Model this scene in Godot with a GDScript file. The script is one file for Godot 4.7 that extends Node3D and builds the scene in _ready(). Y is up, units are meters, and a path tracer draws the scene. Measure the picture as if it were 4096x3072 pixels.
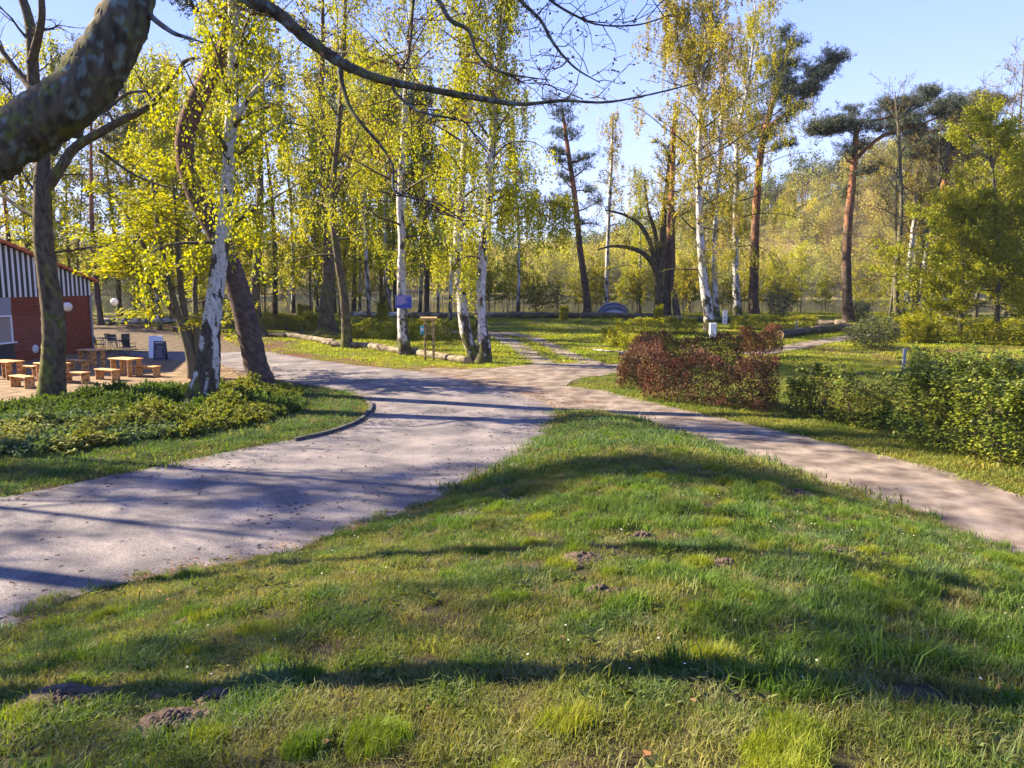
extends Node3D
# A camp site lane in spring: asphalt road, gravel path, birches, pines, hedges, a brick cafe.

var rng := RandomNumberGenerator.new()
var nz := FastNoiseLite.new()
var nb := FastNoiseLite.new()   # bark and crumbs
var nh := FastNoiseLite.new()   # leaf clumps
var used := {}
var mats := {}
var DIRS := []            # leaf orientations: 0 any, 1 hanging, 2 lying flat
var SIDES := []
var NORMS := []

const BIRCH := 0
const OAK := 1
const PINE := 2
const SMOOTH := 3
const LICHEN := 4
const DARKPINE := 5
const CUTLOG := 6

var ROADEDGE := PackedVector2Array([Vector2(-22.00, 4.00), Vector2(-14.00, -0.60), Vector2(-8.60, -5.30), Vector2(-5.60, -7.99), Vector2(-5.34, -8.97), Vector2(-4.45, -9.74), Vector2(-3.17, -10.45), Vector2(-2.81, -11.15), Vector2(-2.04, -12.21), Vector2(-1.21, -13.48), Vector2(-0.73, -14.73), Vector2(0.06, -16.23), Vector2(0.75, -18.66), Vector2(1.21, -20.71), Vector2(1.47, -22.56)])
var PATHEDGE := PackedVector2Array([Vector2(1.47, -22.56), Vector2(2.12, -22.79), Vector2(2.80, -22.25), Vector2(3.55, -21.02), Vector2(4.16, -19.30), Vector2(5.52, -15.77), Vector2(6.39, -13.16), Vector2(6.89, -11.04), Vector2(7.10, -10.25), Vector2(9.60, -5.50), Vector2(12.50, 1.00), Vector2(15.00, 8.00)])
var BANK := PackedVector2Array([Vector2(-22.00, 4.00), Vector2(-14.00, -0.60), Vector2(-8.60, -5.30), Vector2(-5.60, -7.99), Vector2(-5.34, -8.97), Vector2(-4.45, -9.74), Vector2(-3.17, -10.45), Vector2(-2.81, -11.15), Vector2(-2.04, -12.21), Vector2(-1.21, -13.48), Vector2(-0.73, -14.73), Vector2(0.06, -16.23), Vector2(0.75, -18.66), Vector2(1.21, -20.71), Vector2(1.47, -22.56), Vector2(2.12, -22.79), Vector2(2.80, -22.25), Vector2(3.55, -21.02), Vector2(4.16, -19.30), Vector2(5.52, -15.77), Vector2(6.39, -13.16), Vector2(6.89, -11.04), Vector2(7.10, -10.25), Vector2(9.60, -5.50), Vector2(12.50, 1.00), Vector2(15.00, 8.00), Vector2(15.00, 14.00), Vector2(-22.00, 14.00)])
var ROAD := PackedVector2Array([Vector2(-22.00, 4.00), Vector2(-14.00, -0.60), Vector2(-8.60, -5.30), Vector2(-5.60, -7.99), Vector2(-5.34, -8.97), Vector2(-4.45, -9.74), Vector2(-3.17, -10.45), Vector2(-2.81, -11.15), Vector2(-2.04, -12.21), Vector2(-1.21, -13.48), Vector2(-0.73, -14.73), Vector2(0.06, -16.23), Vector2(0.75, -18.66), Vector2(1.21, -20.71), Vector2(1.47, -22.56), Vector2(1.47, -22.56), Vector2(0.84, -25.04), Vector2(-0.63, -28.25), Vector2(-3.78, -33.14), Vector2(-7.76, -36.61), Vector2(-11.13, -40.17), Vector2(-15.93, -46.62), Vector2(-20.68, -52.98), Vector2(-24.59, -56.04), Vector2(-29.95, -59.47), Vector2(-34.35, -60.39), Vector2(-29.65, -52.98), Vector2(-25.21, -46.62), Vector2(-20.54, -41.16), Vector2(-16.93, -38.43), Vector2(-14.12, -36.49), Vector2(-12.48, -34.32), Vector2(-10.18, -31.42), Vector2(-8.42, -29.56), Vector2(-7.55, -28.82), Vector2(-5.71, -26.80), Vector2(-4.80, -24.88), Vector2(-4.39, -23.25), Vector2(-4.32, -21.17), Vector2(-4.89, -19.23), Vector2(-5.72, -18.21), Vector2(-6.88, -16.59), Vector2(-8.12, -14.77), Vector2(-9.18, -13.39), Vector2(-13.00, -11.60), Vector2(-18.00, -8.60), Vector2(-27.00, -3.00)])
var GRAVEL := PackedVector2Array([Vector2(1.47, -22.56), Vector2(2.12, -22.79), Vector2(2.80, -22.25), Vector2(3.55, -21.02), Vector2(4.16, -19.30), Vector2(5.52, -15.77), Vector2(6.39, -13.16), Vector2(6.89, -11.04), Vector2(7.10, -10.25), Vector2(9.60, -5.50), Vector2(12.50, 1.00), Vector2(15.00, 8.00), Vector2(19.00, 8.00), Vector2(14.50, -4.50), Vector2(9.29, -13.56), Vector2(8.73, -15.88), Vector2(7.64, -18.41), Vector2(6.51, -20.71), Vector2(5.08, -23.64), Vector2(3.20, -27.64), Vector2(2.05, -28.82), Vector2(3.01, -31.42), Vector2(4.68, -33.05), Vector2(5.74, -37.20), Vector2(4.48, -36.84), Vector2(3.09, -37.56), Vector2(0.62, -36.38), Vector2(-0.56, -35.48), Vector2(-2.24, -34.63), Vector2(-3.98, -34.95), Vector2(-3.78, -33.14), Vector2(-0.62, -27.78)])
var TERRACE := PackedVector2Array([Vector2(-12.48, -34.32), Vector2(-14.12, -36.49), Vector2(-16.93, -38.43), Vector2(-20.54, -41.16), Vector2(-23.25, -44.31), Vector2(-26.00, -44.00), Vector2(-26.00, -30.00), Vector2(-30.00, -29.00), Vector2(-30.00, -20.00), Vector2(-15.83, -22.34), Vector2(-14.60, -23.99), Vector2(-13.61, -25.89), Vector2(-12.60, -27.44), Vector2(-10.60, -28.12), Vector2(-9.12, -28.12), Vector2(-8.38, -29.41), Vector2(-10.18, -31.42)])
var ISLAND := PackedVector2Array([Vector2(-15.83, -22.34), Vector2(-14.60, -23.99), Vector2(-13.61, -25.89), Vector2(-12.60, -27.44), Vector2(-10.60, -28.12), Vector2(-9.12, -28.12), Vector2(-7.55, -28.82), Vector2(-5.71, -26.80), Vector2(-4.80, -24.88), Vector2(-4.39, -23.25), Vector2(-4.32, -21.17), Vector2(-4.89, -19.23), Vector2(-5.72, -18.21), Vector2(-6.88, -16.59), Vector2(-8.12, -14.77), Vector2(-9.18, -13.39), Vector2(-13.00, -11.60), Vector2(-18.00, -8.60), Vector2(-27.00, -3.00), Vector2(-34.00, -8.00), Vector2(-30.00, -20.00)])

class Buf:
	var v := PackedVector3Array()
	var n := PackedVector3Array()
	var c := PackedColorArray()
	var i := PackedInt32Array()
	func mesh(m: Material) -> ArrayMesh:
		var a := []
		a.resize(Mesh.ARRAY_MAX)
		a[Mesh.ARRAY_VERTEX] = v
		a[Mesh.ARRAY_NORMAL] = n
		a[Mesh.ARRAY_COLOR] = c
		a[Mesh.ARRAY_INDEX] = i
		var am := ArrayMesh.new()
		am.add_surface_from_arrays(Mesh.PRIMITIVE_TRIANGLES, a)
		am.surface_set_material(0, m)
		return am
	func tri(p: Vector3, q: Vector3, r: Vector3, col: Color) -> void:
		var k := v.size()
		var nn := (r - p).cross(q - p).normalized()
		v.append(p); v.append(q); v.append(r)
		n.append(nn); n.append(nn); n.append(nn)
		c.append(col); c.append(col); c.append(col)
		i.append(k); i.append(k + 1); i.append(k + 2)
	func quad(p: Vector3, q: Vector3, r: Vector3, s: Vector3, col: Color) -> void:
		var k := v.size()
		var nn := (r - p).cross(q - p).normalized()
		v.append(p); v.append(q); v.append(r); v.append(s)
		n.append(nn); n.append(nn); n.append(nn); n.append(nn)
		c.append(col); c.append(col); c.append(col); c.append(col)
		i.append(k); i.append(k + 1); i.append(k + 2)
		i.append(k); i.append(k + 2); i.append(k + 3)
	func box(at: Vector3, size: Vector3, basis: Basis, col: Color) -> void:
		var hx := basis.x * size.x * 0.5
		var hy := basis.y * size.y * 0.5
		var hz := basis.z * size.z * 0.5
		quad(at - hx - hy + hz, at - hx + hy + hz, at + hx + hy + hz, at + hx - hy + hz, col)
		quad(at + hx - hy - hz, at + hx + hy - hz, at - hx + hy - hz, at - hx - hy - hz, col)
		quad(at + hx - hy + hz, at + hx + hy + hz, at + hx + hy - hz, at + hx - hy - hz, col)
		quad(at - hx - hy - hz, at - hx + hy - hz, at - hx + hy + hz, at - hx - hy + hz, col)
		quad(at - hx + hy + hz, at - hx + hy - hz, at + hx + hy - hz, at + hx + hy + hz, col)
		quad(at - hx - hy - hz, at - hx - hy + hz, at + hx - hy + hz, at + hx - hy - hz, col)

func sm(a: float, b: float, x: float) -> float:
	return smoothstep(a, b, x)

func bank_dist(x: float, z: float) -> float:
	if z < -24.0 or z > 14.0 or x < -24.0 or x > 16.0:
		return -1.0
	var p := Vector2(x, z)
	if not Geometry2D.is_point_in_polygon(p, BANK):
		return -1.0
	var dl := line_dist(ROADEDGE, p)
	var dr := line_dist(PATHEDGE, p)
	return dl * dr / sqrt(dl * dl + dr * dr + 1e-6)

func line_dist(line: PackedVector2Array, p: Vector2) -> float:
	var best := 1e9
	for k in line.size() - 1:
		best = minf(best, p.distance_squared_to(Geometry2D.get_closest_point_to_segment(p, line[k], line[k + 1])))
	return sqrt(best)

func gh(x: float, z: float) -> float:
	var h := 0.0
	var d := bank_dist(x, z)
	if d > 0.0:
		h = 2.2 * minf(1.0, d / 7.8) + 0.09 * minf(1.0, d * 0.7) * nz.get_noise_2d(x * 40.0, z * 40.0)
	h += sm(40.0, 72.0, -z) - 2.6 * sm(78.0, 92.0, -z)
	return h

func on_ground(p: Vector3) -> Vector3:
	return Vector3(p.x, gh(p.x, p.z), p.z)

func numbered(n: String) -> String:
	var k: int = used.get(n, 0)
	used[n] = k + 1
	return n if k == 0 else "%s_%03d" % [n, k]

func tag(o: Node3D, label: String, category: String, group := "", kind := "") -> Node3D:
	if label: o.set_meta("label", label)
	if category: o.set_meta("category", category)
	if group: o.set_meta("group", group)
	if kind: o.set_meta("kind", kind)
	return o

func thing(called: String, at: Vector3, label: String, category: String, group := "", turn := 0.0) -> Node3D:
	var o := Node3D.new()
	o.name = numbered(called)
	add_child(o)
	o.position = at
	o.rotation.y = turn
	return tag(o, label, category, group)

func part(called: String, mesh: Mesh, parent: Node3D, at := Vector3.ZERO, turn := Vector3.ZERO, m: Material = null) -> MeshInstance3D:
	var o := MeshInstance3D.new()
	o.name = called
	o.mesh = mesh
	o.position = at
	o.rotation = turn
	if m: o.material_override = m
	parent.add_child(o, true)
	return o

func solo(called: String, mesh: Mesh, at := Vector3.ZERO) -> MeshInstance3D:
	var o := MeshInstance3D.new()
	o.name = numbered(called)
	o.mesh = mesh
	o.position = at
	add_child(o)
	return o

func copy(src: Node3D, called: String, at: Vector3, turn: float, scale: float, label: String) -> Node3D:
	var o: Node3D = src.duplicate()
	o.name = numbered(called)
	add_child(o)
	o.position = at
	o.rotation.y = turn
	o.scale = Vector3.ONE * scale
	if label: o.set_meta("label", label)
	return o

func noise_tex(freq: float, lo: Color, hi: Color, px := 512, octaves := 4, kind := FastNoiseLite.TYPE_SIMPLEX_SMOOTH, sd := 1, mid := Color(0, 0, 0, 0)) -> NoiseTexture2D:
	var f := FastNoiseLite.new()
	f.noise_type = kind
	f.frequency = freq
	f.fractal_octaves = octaves
	f.seed = sd
	var g := Gradient.new()
	g.set_color(0, lo)
	g.set_color(1, hi)
	if mid.a > 0.0:
		g.add_point(0.5, mid)
	var t := NoiseTexture2D.new()
	t.width = px
	t.height = px
	t.seamless = true
	t.noise = f
	t.color_ramp = g
	return t

func grey(v: float) -> Color:
	return Color(v, v, v)

func plain(r: float, g: float, b: float, rough := 0.8) -> StandardMaterial3D:
	var m := StandardMaterial3D.new()
	m.albedo_color = Color(r, g, b).linear_to_srgb()
	m.roughness = rough
	return m

func vertex_mat(rough := 0.85, spec := 0.3) -> StandardMaterial3D:
	var m := StandardMaterial3D.new()
	m.vertex_color_use_as_albedo = true
	m.roughness = rough
	m.metallic_specular = spec
	return m

func leaf_mat(through: Color, rough := 0.55) -> StandardMaterial3D:
	var m := vertex_mat(rough, 0.35)
	m.backlight_enabled = true
	m.backlight = through
	m.cull_mode = BaseMaterial3D.CULL_DISABLED
	return m

func make_tables() -> void:
	for kind in 3:
		var dd := PackedVector3Array()
		var ss := PackedVector3Array()
		var nn := PackedVector3Array()
		for k in 512:
			var d := Vector3(rng.randfn(), rng.randfn(), rng.randfn()).normalized()
			if kind == 1:
				d = (d * 0.75 + Vector3(0, -0.9, 0)).normalized()
			elif kind == 2:
				d = Vector3(d.x, d.y * 0.3 - 0.12, d.z).normalized()
			var s := d.cross(Vector3(rng.randfn(), rng.randfn(), rng.randfn())).normalized()
			if kind == 2:
				s = (d.cross(Vector3.UP).normalized() + 0.5 * s).normalized()
			dd.append(d); ss.append(s); nn.append(d.cross(s).normalized())
		DIRS.append(dd); SIDES.append(ss); NORMS.append(nn)

func leaf(b: Buf, p: Vector3, size: float, wide: float, tab: int, col: Color) -> void:
	var k := rng.randi() & 511
	var d: Vector3 = DIRS[tab][k] * size
	var s: Vector3 = SIDES[tab][k] * (size * wide)
	var nn: Vector3 = NORMS[tab][k]
	var at := b.v.size()
	var m := p + d * 0.45
	b.v.append(p); b.v.append(m + s); b.v.append(p + d); b.v.append(m - s)
	b.n.append(nn); b.n.append(nn); b.n.append(nn); b.n.append(nn)
	b.c.append(col); b.c.append(col); b.c.append(col); b.c.append(col)
	b.i.append(at); b.i.append(at + 1); b.i.append(at + 2)
	b.i.append(at); b.i.append(at + 2); b.i.append(at + 3)

func vary(col: Color, amount: float) -> Color:
	var f := 1.0 + rng.randf_range(-amount, amount)
	var w := rng.randf_range(-amount, amount) * 0.35
	return Color(col.r * f * (1.0 + w), col.g * f, col.b * f * (1.0 - w))

func bark(kind: int, p: Vector3, h: float) -> Color:
	var a := nb.get_noise_3d(p.x * 90.0, p.y * 22.0, p.z * 90.0)
	match kind:
		BIRCH:
			var rough := nb.get_noise_3d(p.x * 16.0 + 50.0, p.y * 7.0, p.z * 16.0) + 0.85 * exp(-maxf(h, 0.0) * 0.55)
			if rough > 0.30:
				if nb.get_noise_3d(p.x * 9.0, p.y * 6.0 + 8.0, p.z * 9.0) + 0.4 * exp(-maxf(h, 0.0)) > 0.38:
					return Color(0.10, 0.10, 0.03) * (1.0 + 0.7 * a)
				return Color(0.062, 0.054, 0.042) * (1.0 + 0.9 * a)
			var len := nb.get_noise_3d(p.x * 25.0, p.y * 240.0, p.z * 25.0)
			if len > 0.36:
				return Color(0.16, 0.14, 0.12)
			return Color(0.45, 0.43, 0.395) * (0.9 + 0.5 * a)
		PINE, DARKPINE:
			var up := sm(5.0, 11.0, h + 4.0 * nb.get_noise_3d(p.x * 8.0, p.y * 5.0, p.z * 8.0))
			if kind == DARKPINE:
				up *= 0.35
			return Color(0.075, 0.055, 0.045).lerp(Color(0.23, 0.105, 0.058), up) * (1.0 + 0.9 * a)
		CUTLOG:
			var worn := nb.get_noise_3d(p.x * 12.0, p.y * 12.0 + 5.0, p.z * 12.0)
			if worn > 0.03:
				return Color(0.10, 0.08, 0.055) * (1.0 + 0.8 * a)
			return Color(0.19, 0.155, 0.11) * (1.0 + 0.8 * a)
		SMOOTH:
			return Color(0.10, 0.09, 0.062) * (1.0 + 0.6 * a)
		LICHEN:
			var cell := nb.get_noise_3d(p.x * 75.0 + 9.0, p.y * 75.0, p.z * 75.0)
			var zone := nb.get_noise_3d(p.x * 18.0, p.y * 18.0 + 77.0, p.z * 18.0)
			if cell + 0.6 * zone > 0.33:
				return Color(0.13, 0.16, 0.145) * (1.0 + 0.5 * a)
			if cell - 0.6 * zone > 0.24:
				return Color(0.11, 0.115, 0.04)
			return Color(0.085, 0.072, 0.05) * (1.0 + 0.9 * a)
	var moss := nb.get_noise_3d(p.x * 14.0, p.y * 7.0 + 31.0, p.z * 14.0) + 0.35 * exp(-h * 0.7)
	var base := Color(0.085, 0.068, 0.048) if moss < 0.30 else Color(0.10, 0.105, 0.032)
	return base * (1.0 + 1.0 * a)

# A tube along points with radii; sides round, relief from noise; h counts from ground.
func tube(b: Buf, pts: PackedVector3Array, rad: PackedFloat32Array, sides: int, kind: int, ground: float, relief: float, flare := 0.0) -> void:
	var count := pts.size()
	if count < 2:
		return
	var t := (pts[1] - pts[0]).normalized()
	var u := t.cross(Vector3(0.3, 0.1, 1.0)).normalized()
	var first := b.v.size()
	for k in count:
		if k > 0:
			t = (pts[mini(k + 1, count - 1)] - pts[k - 1]).normalized()
		u = (u - t * u.dot(t)).normalized()
		var w := t.cross(u)
		var h := pts[k].y - ground
		var fl := flare * exp(-maxf(h, 0.0) * 3.2)
		for s in sides:
			var ang := TAU * s / sides
			var dir := u * cos(ang) + w * sin(ang)
			var r := rad[k] * (1.0 + fl * (0.75 + 0.45 * sin(ang * 5.0 + 1.3)))
			var p := pts[k] + dir * r
			if relief > 0.0:
				p += dir * (r * relief * nb.get_noise_3d(p.x * 80.0, p.y * 26.0, p.z * 80.0))
			b.v.append(p)
			b.n.append(dir)
			b.c.append(bark(kind, p, h))
	for k in count - 1:
		for s in sides:
			var s2 := (s + 1) % sides
			var p0 := first + k * sides + s
			var p1 := first + k * sides + s2
			var q0 := p0 + sides
			var q1 := p1 + sides
			b.i.append(p0); b.i.append(q0); b.i.append(p1)
			b.i.append(p1); b.i.append(q0); b.i.append(q1)
	# close the far end
	var top := b.v.size()
	b.v.append(pts[count - 1]); b.n.append(t); b.c.append(b.c[top - 1])
	for s in sides:
		b.i.append(top - sides + s); b.i.append(top); b.i.append(top - sides + (s + 1) % sides)

# Thin twig: three-sided prism of one colour.
func twig(b: Buf, p: Vector3, q: Vector3, r0: float, r1: float, col: Color) -> void:
	var t := (q - p).normalized()
	var u := t.cross(Vector3(0.31, 0.87, 0.38)).normalized()
	var w := t.cross(u)
	var at := b.v.size()
	for k in 3:
		var d := u * cos(TAU * k / 3.0) + w * sin(TAU * k / 3.0)
		b.v.append(p + d * r0); b.n.append(d); b.c.append(col)
		b.v.append(q + d * r1); b.n.append(d); b.c.append(col)
	for k in 3:
		var a := at + k * 2
		var c := at + ((k + 1) % 3) * 2
		b.i.append(a); b.i.append(a + 1); b.i.append(c)
		b.i.append(c); b.i.append(a + 1); b.i.append(c + 1)

func smooth_path(ctrl: Array, step: float) -> Array:
	# Catmull-Rom through Vector4 points (w = radius); returns [points, radii]
	var pts := PackedVector3Array()
	var rad := PackedFloat32Array()
	for k in ctrl.size() - 1:
		var a: Vector4 = ctrl[maxi(k - 1, 0)]
		var p: Vector4 = ctrl[k]
		var q: Vector4 = ctrl[k + 1]
		var d: Vector4 = ctrl[mini(k + 2, ctrl.size() - 1)]
		var n := maxi(2, int(Vector3(p.x - q.x, p.y - q.y, p.z - q.z).length() / step))
		for j in n:
			var t := float(j) / n
			var x := 0.5 * (2.0 * p + (q - a) * t + (2.0 * a - 5.0 * p + 4.0 * q - d) * t * t + (3.0 * p - a - 3.0 * q + d) * t * t * t)
			pts.append(Vector3(x.x, x.y, x.z))
			rad.append(maxf(0.004, x.w))
	var e: Vector4 = ctrl[-1]
	pts.append(Vector3(e.x, e.y, e.z))
	rad.append(maxf(0.004, e.w))
	return [pts, rad]

func wander(start: Vector3, dir: Vector3, length: float, n: int, wob: float, lift: float, droop: float) -> PackedVector3Array:
	var out := PackedVector3Array([start])
	var d := dir.normalized()
	var p := start
	for k in n:
		var f := float(k) / n
		d = (d + Vector3(rng.randfn(), rng.randfn(), rng.randfn()) * wob + Vector3(0, lift - droop * f, 0)).normalized()
		p += d * (length / n)
		out.append(p)
	return out

func taper(n: int, r0: float, r1: float) -> PackedFloat32Array:
	var out := PackedFloat32Array()
	for k in n:
		out.append(lerpf(r0, r1, pow(float(k) / maxf(1.0, n - 1), 0.8)))
	return out

# ---------------------------------------------------------------- trees
# Each builder fills: wood (trunk), limbs (branches) and leaves (crown).

func local(ctrl: Array) -> Array:
	# the first point becomes the thing's base
	var o: Vector4 = ctrl[0]
	var out := []
	for c: Vector4 in ctrl:
		out.append(Vector4(c.x - o.x, c.y - o.y, c.z - o.z, c.w))
	var first: Vector4 = out[0]
	out.push_front(Vector4(first.x, -0.35, first.z, first.w))
	return out

func along(pts: PackedVector3Array, f: float) -> Vector3:
	var x := clampf(f, 0.0, 0.999) * (pts.size() - 1)
	var k := int(x)
	return pts[k].lerp(pts[k + 1], x - k)

func index_at(pts: PackedVector3Array, height: float) -> int:
	for k in pts.size():
		if pts[k].y >= height:
			return k
	return pts.size() - 1

func limb_dir(az: float, el: float) -> Vector3:
	return Vector3(cos(az) * cos(el), sin(el), sin(az) * cos(el))

# pendulous strands with leaves along them (birch)
func strand(wood: Buf, green: Buf, p: Vector3, length: float, o: Dictionary) -> void:
	var sway := Vector3(rng.randfn() * 0.16, -1.0, rng.randfn() * 0.16).normalized()
	var q := p + sway * length
	if rng.randf() < o.get("twigs", 0.5):
		twig(wood, p, q, 0.007, 0.003, Color(0.075, 0.05, 0.035))
	var n := int(length * o.per_metre)
	var hue := rng.randf()
	for k in n:
		var f := pow(rng.randf(), 0.85)
		var at := p.lerp(q, f) + Vector3(rng.randfn(), rng.randfn(), rng.randfn()) * 0.075
		leaf(green, at, o.leaf * rng.randf_range(0.45, 1.35), rng.randf_range(0.28, 0.46), 1, vary(o.col.lerp(o.col2, clampf(hue + rng.randfn() * 0.25, 0.0, 1.0)), 0.25))

# where limb k of n leaves the stem: by height on a main stem, by length on a side stem
func limb_index(pts: PackedVector3Array, o: Dictionary, f: float) -> int:
	if o.get("side_stem", false):
		return int(lerpf(0.3, 0.999, f) * (pts.size() - 1))
	return index_at(pts, lerpf(o.from, pts[-1].y, f))

func birch_crown(wood: Buf, green: Buf, pts: PackedVector3Array, rad: PackedFloat32Array, o: Dictionary) -> void:
	var n: int = o.limbs
	var az := rng.randf() * TAU
	for k in n:
		var f := pow((k + rng.randf()) / n, 0.8)
		var at := limb_index(pts, o, f)
		az += 2.4 + rng.randfn() * 0.35
		var el := lerpf(0.25, 1.05, f) + rng.randfn() * 0.15
		var length: float = o.reach * (1.0 - 0.42 * f) * rng.randf_range(0.45, 1.3) * (1.0 if f > 0.12 else 0.75)
		var lean: Vector3 = o.get("lean", Vector3.ZERO)
		var path := wander(pts[at], limb_dir(az, el) + lean, length, 7, 0.12, 0.05, 0.34)
		tube(wood, path, taper(path.size(), clampf(rad[at] * 0.42, 0.014, 0.075), 0.008), 4, OAK if f < 0.75 else BIRCH, -9.0, 0.0)
		for j in int(o.strands):
			var g := rng.randf_range(0.18, 1.0)
			var s := along(path, g)
			if rng.randf() < 0.65:
				# side twig before the strand hangs
				var side := wander(s, limb_dir(rng.randf() * TAU, rng.randf_range(0.0, 0.6)), length * rng.randf_range(0.12, 0.34), 3, 0.2, 0.0, 0.3)
				for m in 3:
					twig(wood, side[m], side[m + 1], 0.010, 0.007, Color(0.07, 0.052, 0.04))
				strand(wood, green, side[2], o.hang * rng.randf_range(0.3, 0.8), o)
				s = side[3]
			strand(wood, green, s, o.hang * rng.randf_range(0.35, 1.25), o)

# sprays of leaves along side twigs (hornbeam, beech, maple, oak)
func spray_crown(wood: Buf, green: Buf, pts: PackedVector3Array, rad: PackedFloat32Array, o: Dictionary) -> void:
	var n: int = o.limbs
	var az := rng.randf() * TAU
	for k in n:
		var f := (k + rng.randf()) / n
		var at := limb_index(pts, o, f)
		az += 2.4 + rng.randfn() * 0.4
		var el := lerpf(o.get("el0", 0.2), o.get("el1", 1.0), f) + rng.randfn() * 0.18
		var length: float = o.reach * (1.0 - 0.6 * f * f) * rng.randf_range(0.65, 1.2)
		limb(wood, green, pts[at], limb_dir(az, el) + o.get("lean", Vector3.ZERO), length, clampf(rad[at] * 0.5, 0.012, o.get("thick", 0.1)), o, 0)

func limb(wood: Buf, green: Buf, start: Vector3, dir: Vector3, length: float, r: float, o: Dictionary, level: int) -> void:
	var n := 6 if level == 0 else 4
	var path := wander(start, dir, length, n, o.get("wob", 0.17), o.get("lift", 0.06), o.get("droop", 0.1))
	if level == 0:
		tube(wood, path, taper(path.size(), r, 0.008), 5, o.bark, -9.0, 0.0)
	else:
		var c := Color(0.065, 0.052, 0.036)
		for k in n:
			var f0 := r * (1.0 - 0.8 * k / n)
			twig(wood, path[k], path[k + 1], f0, f0 * 0.8, c)
	if level < int(o.get("levels", 2)):
		var kids: int = o.kids if level == 0 else o.get("kids2", o.kids)
		for j in kids:
			var g := rng.randf_range(0.2, 1.0) if j > 0 else 0.98
			var at := along(path, g)
			var d := (path[n] - path[0]).normalized()
			var side = (d + limb_dir(rng.randf() * TAU, rng.randf_range(-0.15, 0.5)) * o.get("spread", 0.9)).normalized()
			limb(wood, green, at, side, length * rng.randf_range(0.25, 0.5), maxf(o.get("twig_r", 0.005), r * 0.4), o, level + 1)
	if level >= int(o.get("leafy", 1)):
		var m := int(length * o.per_metre)
		var hue := rng.randf()
		for k in m:
			var at = along(path, rng.randf_range(0.1, 1.0)) + Vector3(rng.randfn(), rng.randfn() * 0.6, rng.randfn()) * o.get("puff", 0.10)
			leaf(green, at, o.leaf * rng.randf_range(0.65, 1.3), o.get("wide", 0.42), o.get("tab", 2), vary(o.col.lerp(o.col2, clampf(hue + rng.randfn() * 0.2, 0.0, 1.0)), 0.22))

func needles(green: Buf, p: Vector3, size: float, col: Color, n: int) -> void:
	var up := Vector3(rng.randfn() * 0.5, 1.0, rng.randfn() * 0.5).normalized()
	for k in n:
		var d: Vector3 = DIRS[0][rng.randi() & 511]
		if d.dot(up) < -0.35:
			d = -d
		var s := d.cross(Vector3(rng.randfn(), rng.randfn(), rng.randfn())).normalized() * (size * 0.085)
		var a := p + Vector3(rng.randfn(), rng.randfn(), rng.randfn()) * (size * 0.35)
		var tip := a + d * size * rng.randf_range(0.7, 1.25)
		green.tri(a - s, tip, a + s, vary(col, 0.3))

func pine_limb(wood: Buf, green: Buf, start: Vector3, dir: Vector3, length: float, r: float, o: Dictionary) -> void:
	var path := wander(start, dir, length, 6, 0.2, 0.07, 0.05)
	tube(wood, path, taper(path.size(), r, 0.015), 5, o.get("bark", PINE), -9.0, 0.0)
	var n: int = o.tufts
	for k in n:
		var at := along(path, rng.randf_range(o.get("bare", 0.35), 1.0))
		var off := limb_dir(rng.randf() * TAU, rng.randf_range(-0.1, 0.9)) * rng.randf_range(0.2, o.get("puff", 0.9))
		twig(wood, at, at + off, 0.014, 0.008, Color(0.09, 0.06, 0.04))
		var mid := at + off
		for j in 4:
			needles(green, mid + Vector3(rng.randfn(), rng.randfn() * 0.6, rng.randfn()) * 0.26, o.get("size", 0.22), o.col.lerp(o.col2, rng.randf()), o.get("count", 13))

func pine_crown(wood: Buf, green: Buf, pts: PackedVector3Array, rad: PackedFloat32Array, o: Dictionary) -> void:
	var az := rng.randf() * TAU
	for k in int(o.limbs):
		var f = (k + rng.randf()) / o.limbs
		var at := limb_index(pts, o, f)
		az += 2.4 + rng.randfn() * 0.5
		pine_limb(wood, green, pts[at], limb_dir(az, lerpf(0.1, 0.9, f)) + o.get("lean", Vector3.ZERO), o.reach * (1.0 - 0.42 * f) * rng.randf_range(0.6, 1.2), clampf(rad[at] * 0.4, 0.02, 0.1), o)

# One tree: stems = arrays of Vector4 control points, the first one starting at the base.
func tree(called: String, label: String, group: String, stems: Array, kind: int, style: String, o: Dictionary, sd: int, around := 18, step := 0.12) -> Node3D:
	rng.seed = sd
	var base: Vector4 = stems[0][0]
	var at := Vector3(base.x, base.y, base.z)
	var t := thing(called, at, label, "tree", group)
	var wood := Buf.new()
	var twigs := Buf.new()
	var green := Buf.new()
	var cols := {"birch": birch_crown, "spray": spray_crown, "pine": pine_crown}
	for k in stems.size():
		var ctrl: Array
		if k == 0:
			ctrl = local(stems[0])
		else:
			ctrl = []
			for c: Vector4 in stems[k]:
				ctrl.append(Vector4(c.x - at.x, c.y - at.y, c.z - at.z, c.w))
		var sp := smooth_path(ctrl, step)
		var grounded: bool = ctrl[0].y < 0.4
		tube(wood, sp[0], sp[1], around if sp[1][0] > 0.06 else 7, kind, 0.0, 0.22 if kind == LICHEN else 0.10 if kind != SMOOTH else 0.04, o.get("flare", 0.5) if grounded else 0.0)
		if style != "none" and (k == 0 or o.get("crown_on_all", true)):
			var use := o
			if k > 0 and not grounded:
				use = o.duplicate()
				use.side_stem = true
				use.limbs = maxi(3, int(o.limbs * o.get("side_share", 0.35)))
				use.reach = o.reach * 0.6
			cols[style].call(twigs, green, sp[0], sp[1], use)
	part("trunk", wood.mesh(mats.bark), t)
	if twigs.v.size():
		part("branches", twigs.mesh(mats.bark), t)
	if green.v.size():
		part("crown", green.mesh(mats[o.get("mat", "leaf")]), t)
	return t

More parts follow.
